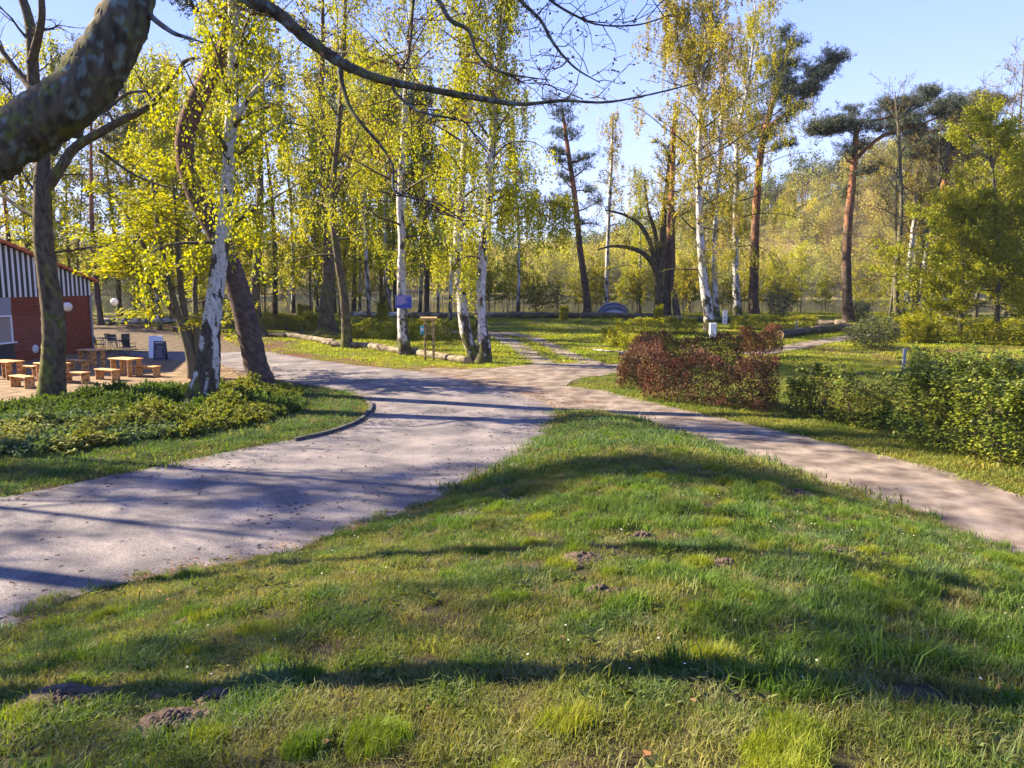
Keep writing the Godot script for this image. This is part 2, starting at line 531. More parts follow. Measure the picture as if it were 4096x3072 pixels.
func straight(at: Vector3, height: float, r: float, lean := Vector3.ZERO, top_r := 0.03) -> Array:
	var out := []
	var wob := Vector3(rng.randfn(), 0, rng.randfn()) * height * 0.008
	for k in 6:
		var f := k / 5.0
		var p := at + Vector3(0, height * f, 0) + lean * f * f * height + wob * sin(f * 5.0)
		out.append(Vector4(p.x, p.y, p.z, lerpf(r, top_r, pow(f, 1.2))))
	return out

# ---------------------------------------------------------------- setting

var TRACKS := [
	[[Vector3(1.61, 0.00, -35.93), Vector3(1.22, 0.00, -40.44), Vector3(0.48, 0.09, -45.89), Vector3(-0.46, 0.24, -50.13), Vector3(-1.53, 0.38, -53.48), Vector3(-2.88, 0.51, -56.12)], 0.62],
	[[Vector3(4.18, 0.00, -36.26), Vector3(3.60, 0.00, -39.08), Vector3(2.94, 0.02, -42.49), Vector3(2.22, 0.16, -47.98), Vector3(0.88, 0.32, -52.08), Vector3(-0.86, 0.44, -54.77)], 0.55],
	[[Vector3(-1.09, 0.37, -53.16), Vector3(-2.64, 0.44, -54.77), Vector3(-4.85, 0.48, -55.61)], 0.9],
	[[Vector3(12.86, 0.01, -41.81), Vector3(15.57, 0.05, -44.52), Vector3(18.80, 0.16, -47.98), Vector3(22.42, 0.29, -51.32), Vector3(25.12, 0.37, -53.16)], 0.75],
]

func track_dist(x: float, z: float) -> float:
	if z > -34.0 or z < -64.0:
		return 9.0
	var best := 9.0
	var p := Vector2(x, z)
	for tr in TRACKS:
		var line: Array = tr[0]
		for k in line.size() - 1:
			var q := Geometry2D.get_closest_point_to_segment(p, Vector2(line[k].x, line[k].z), Vector2(line[k + 1].x, line[k + 1].z))
			best = minf(best, p.distance_to(q) - tr[1])
	return best

func edge_dist(poly: PackedVector2Array, x: float, z: float) -> float:
	var p := Vector2(x, z)
	var best := 1e9
	for k in poly.size():
		var q := Geometry2D.get_closest_point_to_segment(p, poly[k], poly[(k + 1) % poly.size()])
		best = minf(best, p.distance_squared_to(q))
	return sqrt(best)

const BANKSIDE := 1
const MEADOW := 2
const ISLE := 3
const WOODS := 4

func cover(x: float, z: float) -> int:
	var p := Vector2(x, z)
	if Geometry2D.is_point_in_polygon(p, ROAD) or Geometry2D.is_point_in_polygon(p, GRAVEL) or Geometry2D.is_point_in_polygon(p, TERRACE):
		return 0
	if Geometry2D.is_point_in_polygon(p, BANK):
		return BANKSIDE
	if Geometry2D.is_point_in_polygon(p, ISLAND):
		return ISLE
	if z < -34.0 and x < -13.0 - (-z - 45.0) * 0.12:
		return WOODS
	return MEADOW

var SOIL := Color(0.075, 0.056, 0.038)
var LITTER := Color(0.21, 0.105, 0.055)

func ground_color(x: float, z: float) -> Color:
	var n1 := nz.get_noise_2d(x * 22.0, z * 22.0)
	var n2 := nz.get_noise_2d(x * 90.0 + 40.0, z * 90.0)
	var c := Color(0.10, 0.115, 0.035)
	match cover(x, z):
		0:
			return Color(0.22, 0.17, 0.12)
		BANKSIDE:
			c = SOIL.lerp(Color(0.075, 0.08, 0.032), clampf(0.5 + n1 * 1.2 + n2 * 0.5, 0.0, 1.0))
		ISLE:
			c = SOIL.lerp(Color(0.07, 0.085, 0.03), clampf(0.5 + n1 * 1.5, 0.0, 1.0))
		WOODS:
			c = Color(0.20, 0.135, 0.075).lerp(Color(0.12, 0.125, 0.035), clampf(0.45 + n1 * 1.8 + n2 * 0.6, 0.0, 1.0))
			var dr := edge_dist(ROAD, x, z)
			c = c.lerp(LITTER, clampf(1.3 - dr * 0.45 + n1 + n2 * 0.8, 0.0, 1.0))
		MEADOW:
			c = Color(0.22, 0.245, 0.04).lerp(Color(0.30, 0.26, 0.08), clampf(n1 * 1.6 + n2 * 0.6, 0.0, 1.0))
			if z > -60.0:
				var de := minf(edge_dist(ROAD, x, z), edge_dist(GRAVEL, x, z) if z > -45.0 else 9.0)
				if x < 3.0:
					c = c.lerp(LITTER, clampf(1.15 - de * 0.55 + n1 * 1.3 + n2 * 0.9, 0.0, 1.0))
			if -z < 46.0 and -z > 36.0 and x > 17.0:
				c = c.lerp(LITTER, clampf(0.6 + n1 * 1.4, 0.0, 1.0))
	if z < -76.0:
		c = c.lerp(Color(0.09, 0.075, 0.045), sm(76.0, 82.0, -z))
	return c

func lines(marks: Array) -> PackedFloat32Array:
	# marks: [from, to, step], ...
	var out := PackedFloat32Array()
	for m in marks:
		var n := maxi(1, int(round(absf(m[1] - m[0]) / m[2])))
		for k in n:
			out.append(lerpf(m[0], m[1], float(k) / n))
	out.append(marks[-1][1])
	return out

func sheet(xs: PackedFloat32Array, zs: PackedFloat32Array, height: Callable, color: Callable, m: Material) -> ArrayMesh:
	var b := Buf.new()
	var w := xs.size()
	for z in zs:
		for x in xs:
			b.v.append(Vector3(x, height.call(x, z), z))
			b.c.append(color.call(x, z))
	for k in b.v.size():
		var cx := k % w
		var cz := k / w
		var l := b.v[k - 1 if cx > 0 else k]
		var r := b.v[k + 1 if cx < w - 1 else k]
		var u := b.v[k - w if cz > 0 else k]
		var d := b.v[k + w if cz < zs.size() - 1 else k]
		var nn := (d - u).cross(r - l).normalized()
		b.n.append(nn if nn.y > 0.0 else -nn)
	for cz in zs.size() - 1:
		for cx in w - 1:
			var p := cz * w + cx
			b.i.append(p); b.i.append(p + w); b.i.append(p + 1)
			b.i.append(p + 1); b.i.append(p + w); b.i.append(p + w + 1)
	return b.mesh(m)

func rounded(poly: PackedVector2Array, step: float, rough: float) -> PackedVector2Array:
	var out := PackedVector2Array()
	var n := poly.size()
	for k in n:
		var a := poly[(k - 1 + n) % n]
		var p := poly[k]
		var q := poly[(k + 1) % n]
		var d := poly[(k + 2) % n]
		var m := maxi(1, int(p.distance_to(q) / step))
		for j in m:
			var t := float(j) / m
			var c := p.cubic_interpolate(q, p - (p - a).limit_length(p.distance_to(q)), q + (d - q).limit_length(p.distance_to(q)), t)
			out.append(c + Vector2(nz.get_noise_2d(c.x * 160.0, c.y * 160.0), nz.get_noise_2d(c.y * 160.0, c.x * 160.0 + 50.0)) * rough)
	return out

func slab(called: String, poly: PackedVector2Array, y: float, m: Material) -> void:
	var b := Buf.new()
	for p in poly:
		b.v.append(Vector3(p.x, y, p.y))
		b.n.append(Vector3.UP)
		b.c.append(Color.WHITE)
	var tris := Geometry2D.triangulate_polygon(poly)
	if tris.is_empty():
		print("could not fill ", called)
		return
	for k in range(0, tris.size(), 3):
		var p := poly[tris[k]]
		var q := poly[tris[k + 1]]
		var r := poly[tris[k + 2]]
		var turned := (q - p).cross(r - p) < 0.0
		b.i.append(tris[k]); b.i.append(tris[k + 2 if turned else k + 1]); b.i.append(tris[k + 1 if turned else k + 2])
	solo(called, b.mesh(m)).set_meta("kind", "structure")

func ribbon(called: String, line: Array, half: float, lift: float, m: Material) -> void:
	var ctrl := []
	for p: Vector3 in line:
		ctrl.append(Vector4(p.x, 0, p.z, half))
	var sp := smooth_path(ctrl, 0.35)
	var pts: PackedVector3Array = sp[0]
	var b := Buf.new()
	var across := 6
	for k in pts.size():
		var t := (pts[mini(k + 1, pts.size() - 1)] - pts[maxi(k - 1, 0)]).normalized()
		var s := t.cross(Vector3.UP)
		var ends := 1.0 if k > 1 and k < pts.size() - 2 else 0.6
		for j in across + 1:
			var f := (float(j) / across * 2.0 - 1.0)
			var wide := half * ends * (1.0 + 0.30 * nz.get_noise_2d(pts[k].x * 130.0 + (50.0 if f > 0.0 else 0.0), pts[k].z * 130.0))
			var p := pts[k] + s * (f * wide)
			b.v.append(Vector3(p.x, gh(p.x, p.z) + lift, p.z))
			b.n.append(Vector3.UP)
			b.c.append(Color.WHITE)
	for k in pts.size() - 1:
		for j in across:
			var p := k * (across + 1) + j
			b.i.append(p); b.i.append(p + across + 1); b.i.append(p + 1)
			b.i.append(p + 1); b.i.append(p + across + 1); b.i.append(p + across + 2)
	solo(called, b.mesh(m)).set_meta("kind", "structure")

func far_height(x: float, z: float) -> float:
	var shore := 262.0 + 5.0 * sin(x * 0.03) - 20.0 * sm(60.0, 200.0, x)
	var up := 9.0 + 42.0 * sm(0.0, 190.0, x) + 5.0 * nz.get_noise_2d(x * 1.2, z * 1.2)
	return -1.4 + 1.2 * sm(shore - 3.0, shore + 2.0, -z) + up * sm(shore, shore + 85.0, -z)

func surface(tint: Color, speck: Texture2D, scale: float, patch: Texture2D, patch_scale: float, bump: Texture2D, depth: float, rough := 0.9) -> StandardMaterial3D:
	var m := StandardMaterial3D.new()
	m.albedo_color = tint.linear_to_srgb()
	m.albedo_texture = speck
	m.uv1_triplanar = true
	m.uv1_world_triplanar = true
	m.uv1_scale = Vector3.ONE * scale
	m.detail_enabled = true
	m.detail_albedo = patch
	m.detail_blend_mode = BaseMaterial3D.BLEND_MODE_MUL
	m.detail_uv_layer = BaseMaterial3D.DETAIL_UV_2
	m.uv2_triplanar = true
	m.uv2_world_triplanar = true
	m.uv2_scale = Vector3.ONE * patch_scale
	m.roughness = rough
	m.metallic_specular = 0.3
	if depth > 0.0:
		m.heightmap_enabled = true
		m.heightmap_texture = bump
		m.heightmap_scale = depth
	return m

func make_materials() -> void:
	mats.bark = vertex_mat(0.92, 0.2)
	mats.leaf = leaf_mat(Color(1.0, 0.98, 0.45))
	mats.shade_leaf = leaf_mat(Color(0.85, 0.85, 0.45), 0.8)
	mats.hedge_leaf = leaf_mat(Color(0.72, 0.72, 0.3), 0.6)
	mats.brown_leaf = leaf_mat(Color(0.75, 0.6, 0.5), 0.7)
	mats.needle = leaf_mat(Color(0.45, 0.5, 0.4), 0.6)
	mats.grass = leaf_mat(Color(0.92, 0.95, 0.5), 0.6)
	mats.paint = vertex_mat(0.6, 0.4)
	mats.wicker = plain(0.035, 0.032, 0.035, 0.7)
	mats.steel = plain(0.10, 0.10, 0.105, 0.45)
	mats.dark = plain(0.02, 0.02, 0.02, 0.7)
	var speck := noise_tex(0.28, grey(0.30), grey(1.0), 512, 3, FastNoiseLite.TYPE_VALUE, 3, grey(0.80))
	var speck2 := noise_tex(0.16, grey(0.55), grey(1.0), 512, 4, FastNoiseLite.TYPE_SIMPLEX_SMOOTH, 8, grey(0.85))
	var patch := noise_tex(0.012, Color(0.60, 0.59, 0.60), Color(1.0, 0.96, 0.91), 512, 6, FastNoiseLite.TYPE_SIMPLEX_SMOOTH, 5)
	var patch2 := noise_tex(0.014, Color(0.52, 0.48, 0.45), Color(1.0, 0.97, 0.92), 512, 5, FastNoiseLite.TYPE_SIMPLEX_SMOOTH, 6)
	mats.asphalt = surface(Color(0.37, 0.345, 0.36), speck, 0.75, patch, 0.11, speck, 0.25)
	mats.gravel = surface(Color(0.40, 0.345, 0.30), speck2, 0.6, patch2, 0.16, speck2, 0.5)
	mats.sand = surface(Color(0.42, 0.31, 0.20), speck2, 0.5, patch2, 0.22, speck2, 0.5)
	mats.ground = surface(Color(1, 1, 1), speck2, 0.7, patch2, 0.3, speck2, 1.2, 0.95)
	mats.ground.vertex_color_use_as_albedo = true
	mats.soil = surface(Color(0.24, 0.185, 0.15), speck2, 2.5, patch2, 1.1, speck2, 1.5, 0.95)
	mats.hill = vertex_mat(0.95, 0.1)
	var w := StandardMaterial3D.new()
	w.albedo_color = Color(0.035, 0.04, 0.02).linear_to_srgb()
	w.roughness = 0.06
	w.normal_enabled = true
	w.normal_texture = NoiseTexture2D.new()
	w.normal_texture.noise = FastNoiseLite.new()
	w.normal_texture.noise.frequency = 0.02
	w.normal_texture.as_normal_map = true
	w.normal_texture.seamless = true
	w.normal_texture.bump_strength = 1.0
	w.normal_scale = 0.05
	w.uv1_triplanar = true
	w.uv1_world_triplanar = true
	w.uv1_scale = Vector3.ONE * 0.2
	mats.water = w

func build_setting() -> void:
	var xs := lines([[-400.0, -150.0, 40.0], [-150.0, -45.0, 6.0], [-45.0, -12.0, 0.7], [-12.0, 12.0, 0.25], [12.0, 45.0, 0.7], [45.0, 150.0, 6.0], [150.0, 400.0, 40.0]])
	var zs := lines([[60.0, 14.0, 6.0], [14.0, 2.0, 0.6], [2.0, -25.0, 0.25], [-25.0, -50.0, 0.45], [-50.0, -95.0, 1.2], [-95.0, -420.0, 50.0]])
	solo("ground", sheet(xs, zs, gh, ground_color, mats.ground)).set_meta("kind", "structure")
	slab("gravel_path", rounded(GRAVEL, 0.3, 0.22), 0.02, mats.gravel)
	slab("sandy_terrace", rounded(TERRACE, 0.5, 0.25), 0.024, mats.sand)
	slab("road", rounded(ROAD, 0.25, 0.10), 0.032, mats.asphalt)
	for k in TRACKS.size():
		ribbon("wheel_track", TRACKS[k][0], TRACKS[k][1], 0.024 + 0.005 * k, mats.gravel)
	var wx := lines([[-420.0, 420.0, 140.0]])
	var wz := lines([[-79.0, -420.0, 110.0]])
	solo("lake_water", sheet(wx, wz, func(_x, _z): return -0.75, func(_x, _z): return Color.WHITE, mats.water)).set_meta("kind", "structure")
	var hx := lines([[-460.0, 460.0, 8.0]])
	var hz := lines([[-236.0, -300.0, 2.5], [-300.0, -470.0, 12.0]])
	solo("far_hill", sheet(hx, hz, far_height, func(x, z): return Color(0.16, 0.12, 0.06).lerp(Color(0.11, 0.115, 0.03), 0.5 + nz.get_noise_2d(x * 8.0, z * 8.0)), mats.hill)).set_meta("kind", "structure")
	# dark edging round the tip of the island
	var edge: Array = [Vector4(-4.55, 0.04, -24.40, 0.238), Vector4(-4.30, 0.03, -23.07, 0.225), Vector4(-4.25, 0.02, -21.15, 0.206), Vector4(-4.52, 0.01, -19.85, 0.194), Vector4(-4.89, 0.01, -19.00, 0.185), Vector4(-5.29, 0.00, -18.40, 0.180)]
	var ctrl := []
	for e: Vector4 in edge:
		ctrl.append(Vector4(e.x, 0.045, e.z, 0.07))
	var sp := smooth_path(ctrl, 0.2)
	var b := Buf.new()
	var p: PackedVector3Array = sp[0]
	for k in p.size() - 1:
		var t := p[k + 1] - p[k]
		var ba := Basis.looking_at(t.normalized(), Vector3.UP)
		b.box((p[k] + p[k + 1]) * 0.5, Vector3(0.10, 0.13, t.length() * 1.02), ba, Color(0.07, 0.068, 0.065))
	solo("kerb", b.mesh(mats.bark)).set_meta("kind", "structure")

# ---------------------------------------------------------------- scattered cover (stuff)

func scatter(called: String, mesh: Mesh, where: PackedFloat32Array, label: String, category: String) -> void:
	if where.is_empty():
		return
	var mm := MultiMesh.new()
	mm.transform_format = MultiMesh.TRANSFORM_3D
	mm.use_colors = true
	mm.mesh = mesh
	mm.instance_count = where.size() / 16
	mm.buffer = where
	var o := MultiMeshInstance3D.new()
	o.name = numbered(called)
	o.multimesh = mm
	add_child(o)
	tag(o, label, category, "", "stuff")

func put(w: PackedFloat32Array, ba: Basis, p: Vector3, c: Color) -> void:
	w.append_array(PackedFloat32Array([ba.x.x, ba.y.x, ba.z.x, p.x, ba.x.y, ba.y.y, ba.z.y, p.y, ba.x.z, ba.y.z, ba.z.z, p.z, c.r, c.g, c.b, 1.0]))

func tuft_mesh(blades: int, spread: float, tall: float, width: float, flop: float) -> ArrayMesh:
	var b := Buf.new()
	for k in blades:
		var az := rng.randf() * TAU
		var root := Vector3(rng.randfn(), 0, rng.randfn()) * spread * 0.5
		var out := Vector3(cos(az), 0, sin(az))
		var h := tall * rng.randf_range(0.45, 1.15)
		var f := flop * rng.randf_range(0.2, 1.3)
		var s := out.cross(Vector3.UP).rotated(Vector3.UP, rng.randfn() * 0.6) * width
		var mid := root + Vector3(0, h * 0.6, 0) + out * h * f * 0.35
		var tip := root + Vector3(0, h * (1.0 - 0.35 * f), 0) + out * h * f
		var v := rng.randf_range(0.7, 1.3)
		var c := Color(v * rng.randf_range(0.9, 1.15), v, v * rng.randf_range(0.8, 1.1))
		if rng.randf() < 0.12:
			c = Color(2.0, 1.45, 1.6)
		b.quad(root - s, mid - s * 0.8, mid + s * 0.8, root + s, c)
		b.tri(mid - s * 0.8, tip, mid + s * 0.8, c)
	return b.mesh(mats.grass)

func in_view(x: float, z: float, margin: float) -> bool:
	return z < 0.5 and absf(x) < -z * 0.69 + margin

func grow_grass(hills: Array) -> void:
	rng.seed = 77
	var meshes := [tuft_mesh(42, 0.09, 0.062, 0.0022, 0.75), tuft_mesh(42, 0.10, 0.085, 0.0024, 0.6), tuft_mesh(50, 0.07, 0.15, 0.0024, 0.55), tuft_mesh(36, 0.26, 0.11, 0.006, 0.8), tuft_mesh(30, 0.5, 0.13, 0.014, 0.9)]
	var lists := []
	for k in meshes.size():
		lists.append(PackedFloat32Array())
	# [x0, x1, z0, z1, tufts per square metre, mesh class]
	var fields := [[-6.0, 6.0, -7.0, -1.2, 330.0, 0], [-9.0, 9.5, -13.0, -7.0, 170.0, 0], [-13.0, 14.0, -27.0, -13.0, 62.0, 3], [-18.0, 21.0, -38.0, -27.0, 22.0, 3], [-30.0, 36.0, -56.0, -38.0, 11.0, 4], [-40.0, 44.0, -78.0, -56.0, 5.0, 4]]
	for f in fields:
		var n := int((f[1] - f[0]) * (f[3] - f[2]) * f[4])
		for k in n:
			var x := rng.randf_range(f[0], f[1])
			var z := rng.randf_range(f[2], f[3])
			if not in_view(x, z, 1.6):
				continue
			var kind := cover(x, z)
			var low := 0.0
			if kind == 0:
				# blades creep over the edges of road and path
				if z < -40.0 or rng.randf() < 0.4:
					continue
				var over := minf(line_dist(ROADEDGE, Vector2(x, z)), line_dist(PATHEDGE, Vector2(x, z)))
				if over > 0.16 * (1.0 + 1.5 * nz.get_noise_2d(x * 150.0, z * 150.0)):
					continue
				low = 0.03
				kind = BANKSIDE
			var n1 := nz.get_noise_2d(x * 26.0, z * 26.0)
			var n2 := nz.get_noise_2d(x * 75.0 + 40.0, z * 75.0)
			var n3 := nz.get_noise_2d(x * 9.0 - 70.0, z * 9.0)
			var n4 := nz.get_noise_2d(x * 330.0, z * 330.0)
			var n5 := nz.get_noise_2d(x * 140.0 - 33.0, z * 140.0)
			var thin := 0.0
			if kind == BANKSIDE:
				thin = clampf((-0.5 * n1 - 0.8 * n2 - 0.7 * n5 - 0.20) * 2.6, 0.0, 0.93)
				for h: Vector3 in hills:
					var q := Vector2((x - h.x), (z + h.y)).length() / h.z
					if q < 1.0:
						thin = maxf(thin, 1.15 - q * 0.6)
			elif kind == WOODS:
				thin = clampf(0.72 - n1 * 1.4, 0.1, 0.97)
			elif kind == MEADOW:
				if track_dist(x, z) < 0.0:
					continue
				thin = clampf(0.12 - n1 * 0.7 - n2 * 0.4, 0.0, 0.9)
				if z > -60.0 and x < 3.0:
					thin = maxf(thin, clampf(1.25 - edge_dist(ROAD, x, z) * 0.5 + n1, 0.0, 0.95))
				if -z < 46.0 and -z > 36.0 and x > 17.0:
					thin = maxf(thin, 0.75)
			elif kind == ISLE:
				thin = clampf(-n1 * 1.4 - 0.1, 0.0, 0.9)
			if rng.randf() < thin:
				continue
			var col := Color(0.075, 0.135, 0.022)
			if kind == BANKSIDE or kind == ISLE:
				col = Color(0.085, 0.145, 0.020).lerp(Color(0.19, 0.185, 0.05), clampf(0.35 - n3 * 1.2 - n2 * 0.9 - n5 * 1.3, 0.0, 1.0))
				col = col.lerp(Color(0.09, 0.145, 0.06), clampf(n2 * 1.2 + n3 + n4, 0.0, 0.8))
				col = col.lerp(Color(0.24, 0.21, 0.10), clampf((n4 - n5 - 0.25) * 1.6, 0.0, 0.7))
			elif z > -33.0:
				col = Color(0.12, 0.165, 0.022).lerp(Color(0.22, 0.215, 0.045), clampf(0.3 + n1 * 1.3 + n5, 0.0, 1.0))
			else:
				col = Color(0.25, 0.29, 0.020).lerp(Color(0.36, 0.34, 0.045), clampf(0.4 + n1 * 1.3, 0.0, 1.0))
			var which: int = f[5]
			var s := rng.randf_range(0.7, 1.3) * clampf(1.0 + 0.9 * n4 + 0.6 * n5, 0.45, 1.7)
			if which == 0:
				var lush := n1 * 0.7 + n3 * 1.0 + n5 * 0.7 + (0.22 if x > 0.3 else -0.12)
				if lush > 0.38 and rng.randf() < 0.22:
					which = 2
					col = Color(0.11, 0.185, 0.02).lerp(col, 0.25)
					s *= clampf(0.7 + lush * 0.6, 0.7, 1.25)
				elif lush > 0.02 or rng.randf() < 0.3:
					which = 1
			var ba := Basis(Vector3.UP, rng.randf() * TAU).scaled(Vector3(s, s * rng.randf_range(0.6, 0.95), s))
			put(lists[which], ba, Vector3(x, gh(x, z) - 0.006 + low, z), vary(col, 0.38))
	# cushions of longer grass
	for k in 330:
		var cx := rng.randf_range(-6.0, 8.0)
		var cz := -rng.randf_range(2.0, 17.0)
		if not in_view(cx, cz, 1.0) or cover(cx, cz) != BANKSIDE or rng.randf() > (0.85 if cx > -0.5 else 0.35):
			continue
		var r := rng.randf_range(0.06, 0.20)
		var tone := Color(0.115, 0.20, 0.016).lerp(Color(0.25, 0.265, 0.022), rng.randf())
		for j in int(260.0 * r):
			var a := rng.randf() * TAU
			var d := r * sqrt(rng.randf())
			var x := cx + cos(a) * d
			var z := cz + sin(a) * d
			var s := rng.randf_range(0.75, 1.25) * (0.55 + 0.45 * (1.0 - d / r)) * (0.7 + r * 2.0)
			var tilt := Basis(Vector3(sin(a), 0, -cos(a)), -0.5 * d / r)
			put(lists[2], tilt * Basis(Vector3.UP, rng.randf() * TAU).scaled(Vector3.ONE * s), Vector3(x, gh(x, z) - 0.006, z), vary(tone, 0.2))
	var said := ["short mown grass of the near bank", "springy green grass spread over the near bank", "taller tufts of lush grass on the near bank", "grass of the verges and the island", "sunlit meadow grass beyond the road"]
	for k in meshes.size():
		scatter("grass", meshes[k], lists[k], said[k], "grass")

func litter() -> void:
	rng.seed = 5
	# catkins and twigs on the asphalt
	var b := Buf.new()
	b.box(Vector3(0, 0.006, 0.012), Vector3(0.007, 0.007, 0.032), Basis(Vector3.UP, 0.3), Color.WHITE)
	b.box(Vector3(0.004, 0.006, -0.012), Vector3(0.006, 0.006, 0.032), Basis(Vector3.UP, -0.35), Color.WHITE)
	var w := PackedFloat32Array()
	for k in 11000:
		var z := -rng.randf_range(6.5, 26.0)
		var x := rng.randf_range(-12.0, 8.0)
		var p := Vector2(x, z)
		if not in_view(x, z, 1.0):
			continue
		var road := Geometry2D.is_point_in_polygon(p, ROAD)
		if not road and not Geometry2D.is_point_in_polygon(p, GRAVEL):
			continue
		var de := edge_dist(ROAD, x, z)
		if rng.randf() > clampf(0.75 - de * 0.33 + nz.get_noise_2d(x * 40.0, z * 40.0), 0.06, 1.0):
			continue
		put(w, Basis(Vector3.UP, rng.randf() * TAU).scaled(Vector3.ONE * rng.randf_range(0.35, 1.6)), Vector3(x, 0.033, z), vary(Color(0.085, 0.058, 0.035), 0.4))
	scatter("fallen_catkins", b.mesh(mats.bark), w, "brown catkins and twig bits fallen on the road", "catkins")
	# dead leaves and catkins in the grass
	var d := Buf.new()
	d.quad(Vector3(-0.02, 0.004, -0.03), Vector3(-0.025, 0.014, 0.02), Vector3(0.02, 0.006, 0.035), Vector3(0.024, 0.02, -0.02), Color.WHITE)
	var w2 := PackedFloat32Array()
	for k in 900:
		var z := -rng.randf_range(2.0, 20.0)
		var x := rng.randf_range(-9.0, 9.0)
		if not in_view(x, z, 0.5) or cover(x, z) != BANKSIDE:
			continue
		put(w2, Basis(Vector3.UP, rng.randf() * TAU).scaled(Vector3.ONE * rng.randf_range(0.3, 0.7)), Vector3(x, gh(x, z) + 0.03, z), vary(Color(0.20, 0.10, 0.05), 0.4))
	scatter("dead_leaves", d.mesh(mats.brown_leaf), w2, "brown dead leaves lying in the bank grass", "leaves")
	# daisies
	var f := Buf.new()
	for k in 6:
		var a := TAU * k / 6.0
		f.tri(Vector3(0, 0.004, 0), Vector3(cos(a), 0.3, sin(a)) * 0.008, Vector3(cos(a + 1.0), 0.3, sin(a + 1.0)) * 0.008, Color(0.8, 0.8, 0.78))
	f.box(Vector3(0, 0.003, 0), Vector3(0.006, 0.006, 0.006), Basis.IDENTITY, Color(0.7, 0.5, 0.05))
	var w3 := PackedFloat32Array()
	for k in 420:
		var z := -rng.randf_range(4.0, 14.0)
		var x := rng.randf_range(-3.0, 7.0)
		if cover(x, z) != BANKSIDE or nz.get_noise_2d(x * 30.0 + 11.0, z * 30.0) < 0.08:
			continue
		put(w3, Basis(Vector3(1, 0, 0), rng.randfn() * 0.3), Vector3(x, gh(x, z) + 0.075, z), Color.WHITE)
	scatter("daisies", f.mesh(mats.bark), w3, "tiny white daisies dotted in the bank grass", "daisies")
	# needle litter on the ground beside the road
	var nl := Buf.new()
	for k in 26:
		var p := Vector3(rng.randfn() * 0.16, rng.randf_range(0.004, 0.02), rng.randfn() * 0.16)
		var e := Vector3(rng.randfn(), rng.randfn() * 0.2, rng.randfn()).normalized() * 0.05
		var s := e.cross(Vector3.UP).normalized() * 0.006
		nl.quad(p - s, p + e - s, p + e + s, p + s, vary(Color.WHITE, 0.35))
	var w4 := PackedFloat32Array()
	for k in 16000:
		var z := -rng.randf_range(7.5, 58.0)
		var x := rng.randf_range(-30.0, 5.0)
		if not in_view(x, z, 0.5):
			continue
		var de := edge_dist(ROAD, x, z)
		if de > 3.0 or rng.randf() < de * 0.33 + 0.1 or (z > -21.0 and de > 0.5):
			continue
		var inside := Geometry2D.is_point_in_polygon(Vector2(x, z), ROAD)
		if inside and de > 0.6 * rng.randf():
			continue
		put(w4, Basis(Vector3.UP, rng.randf() * TAU), Vector3(x, gh(x, z) + 0.034, z), vary(Color(0.24, 0.12, 0.06), 0.3))
	scatter("needle_litter", nl.mesh(mats.brown_leaf), w4, "reddish brown needle litter along the far road edge", "litter")

func weeds() -> void:
	# broad leaved weeds between the grass
	rng.seed = 61
	var b := Buf.new()
	for k in 9:
		var a := rng.randf() * TAU
		var out := Vector3(cos(a), rng.randf_range(0.15, 0.9), sin(a)).normalized()
		var s := out.cross(Vector3.UP).normalized() * rng.randf_range(0.007, 0.013)
		var l := rng.randf_range(0.035, 0.075)
		var m := out * l * 0.55 + Vector3(0, 0.008, 0)
		b.quad(Vector3.ZERO, m - s, out * l, m + s, vary(Color.WHITE, 0.3))
	var w := PackedFloat32Array()
	for k in 9000:
		var z := -rng.randf_range(2.0, 12.0)
		var x := rng.randf_range(-7.0, 8.0)
		if not in_view(x, z, 1.0) or cover(x, z) != BANKSIDE:
			continue
		var n := nz.get_noise_2d(x * 55.0 + 5.0, z * 55.0) + (0.12 if z > -4.5 and x > -0.3 else 0.0)
		if n < 0.12:
			continue
		put(w, Basis(Vector3.UP, rng.randf() * TAU).scaled(Vector3.ONE * rng.randf_range(0.5, 1.2)), Vector3(x, gh(x, z) + rng.randf() * 0.04, z), vary(Color(0.14, 0.155, 0.045), 0.4))
	scatter("weeds", b.mesh(mats.grass), w, "broad leaved weeds and clover in the bank grass", "weeds")

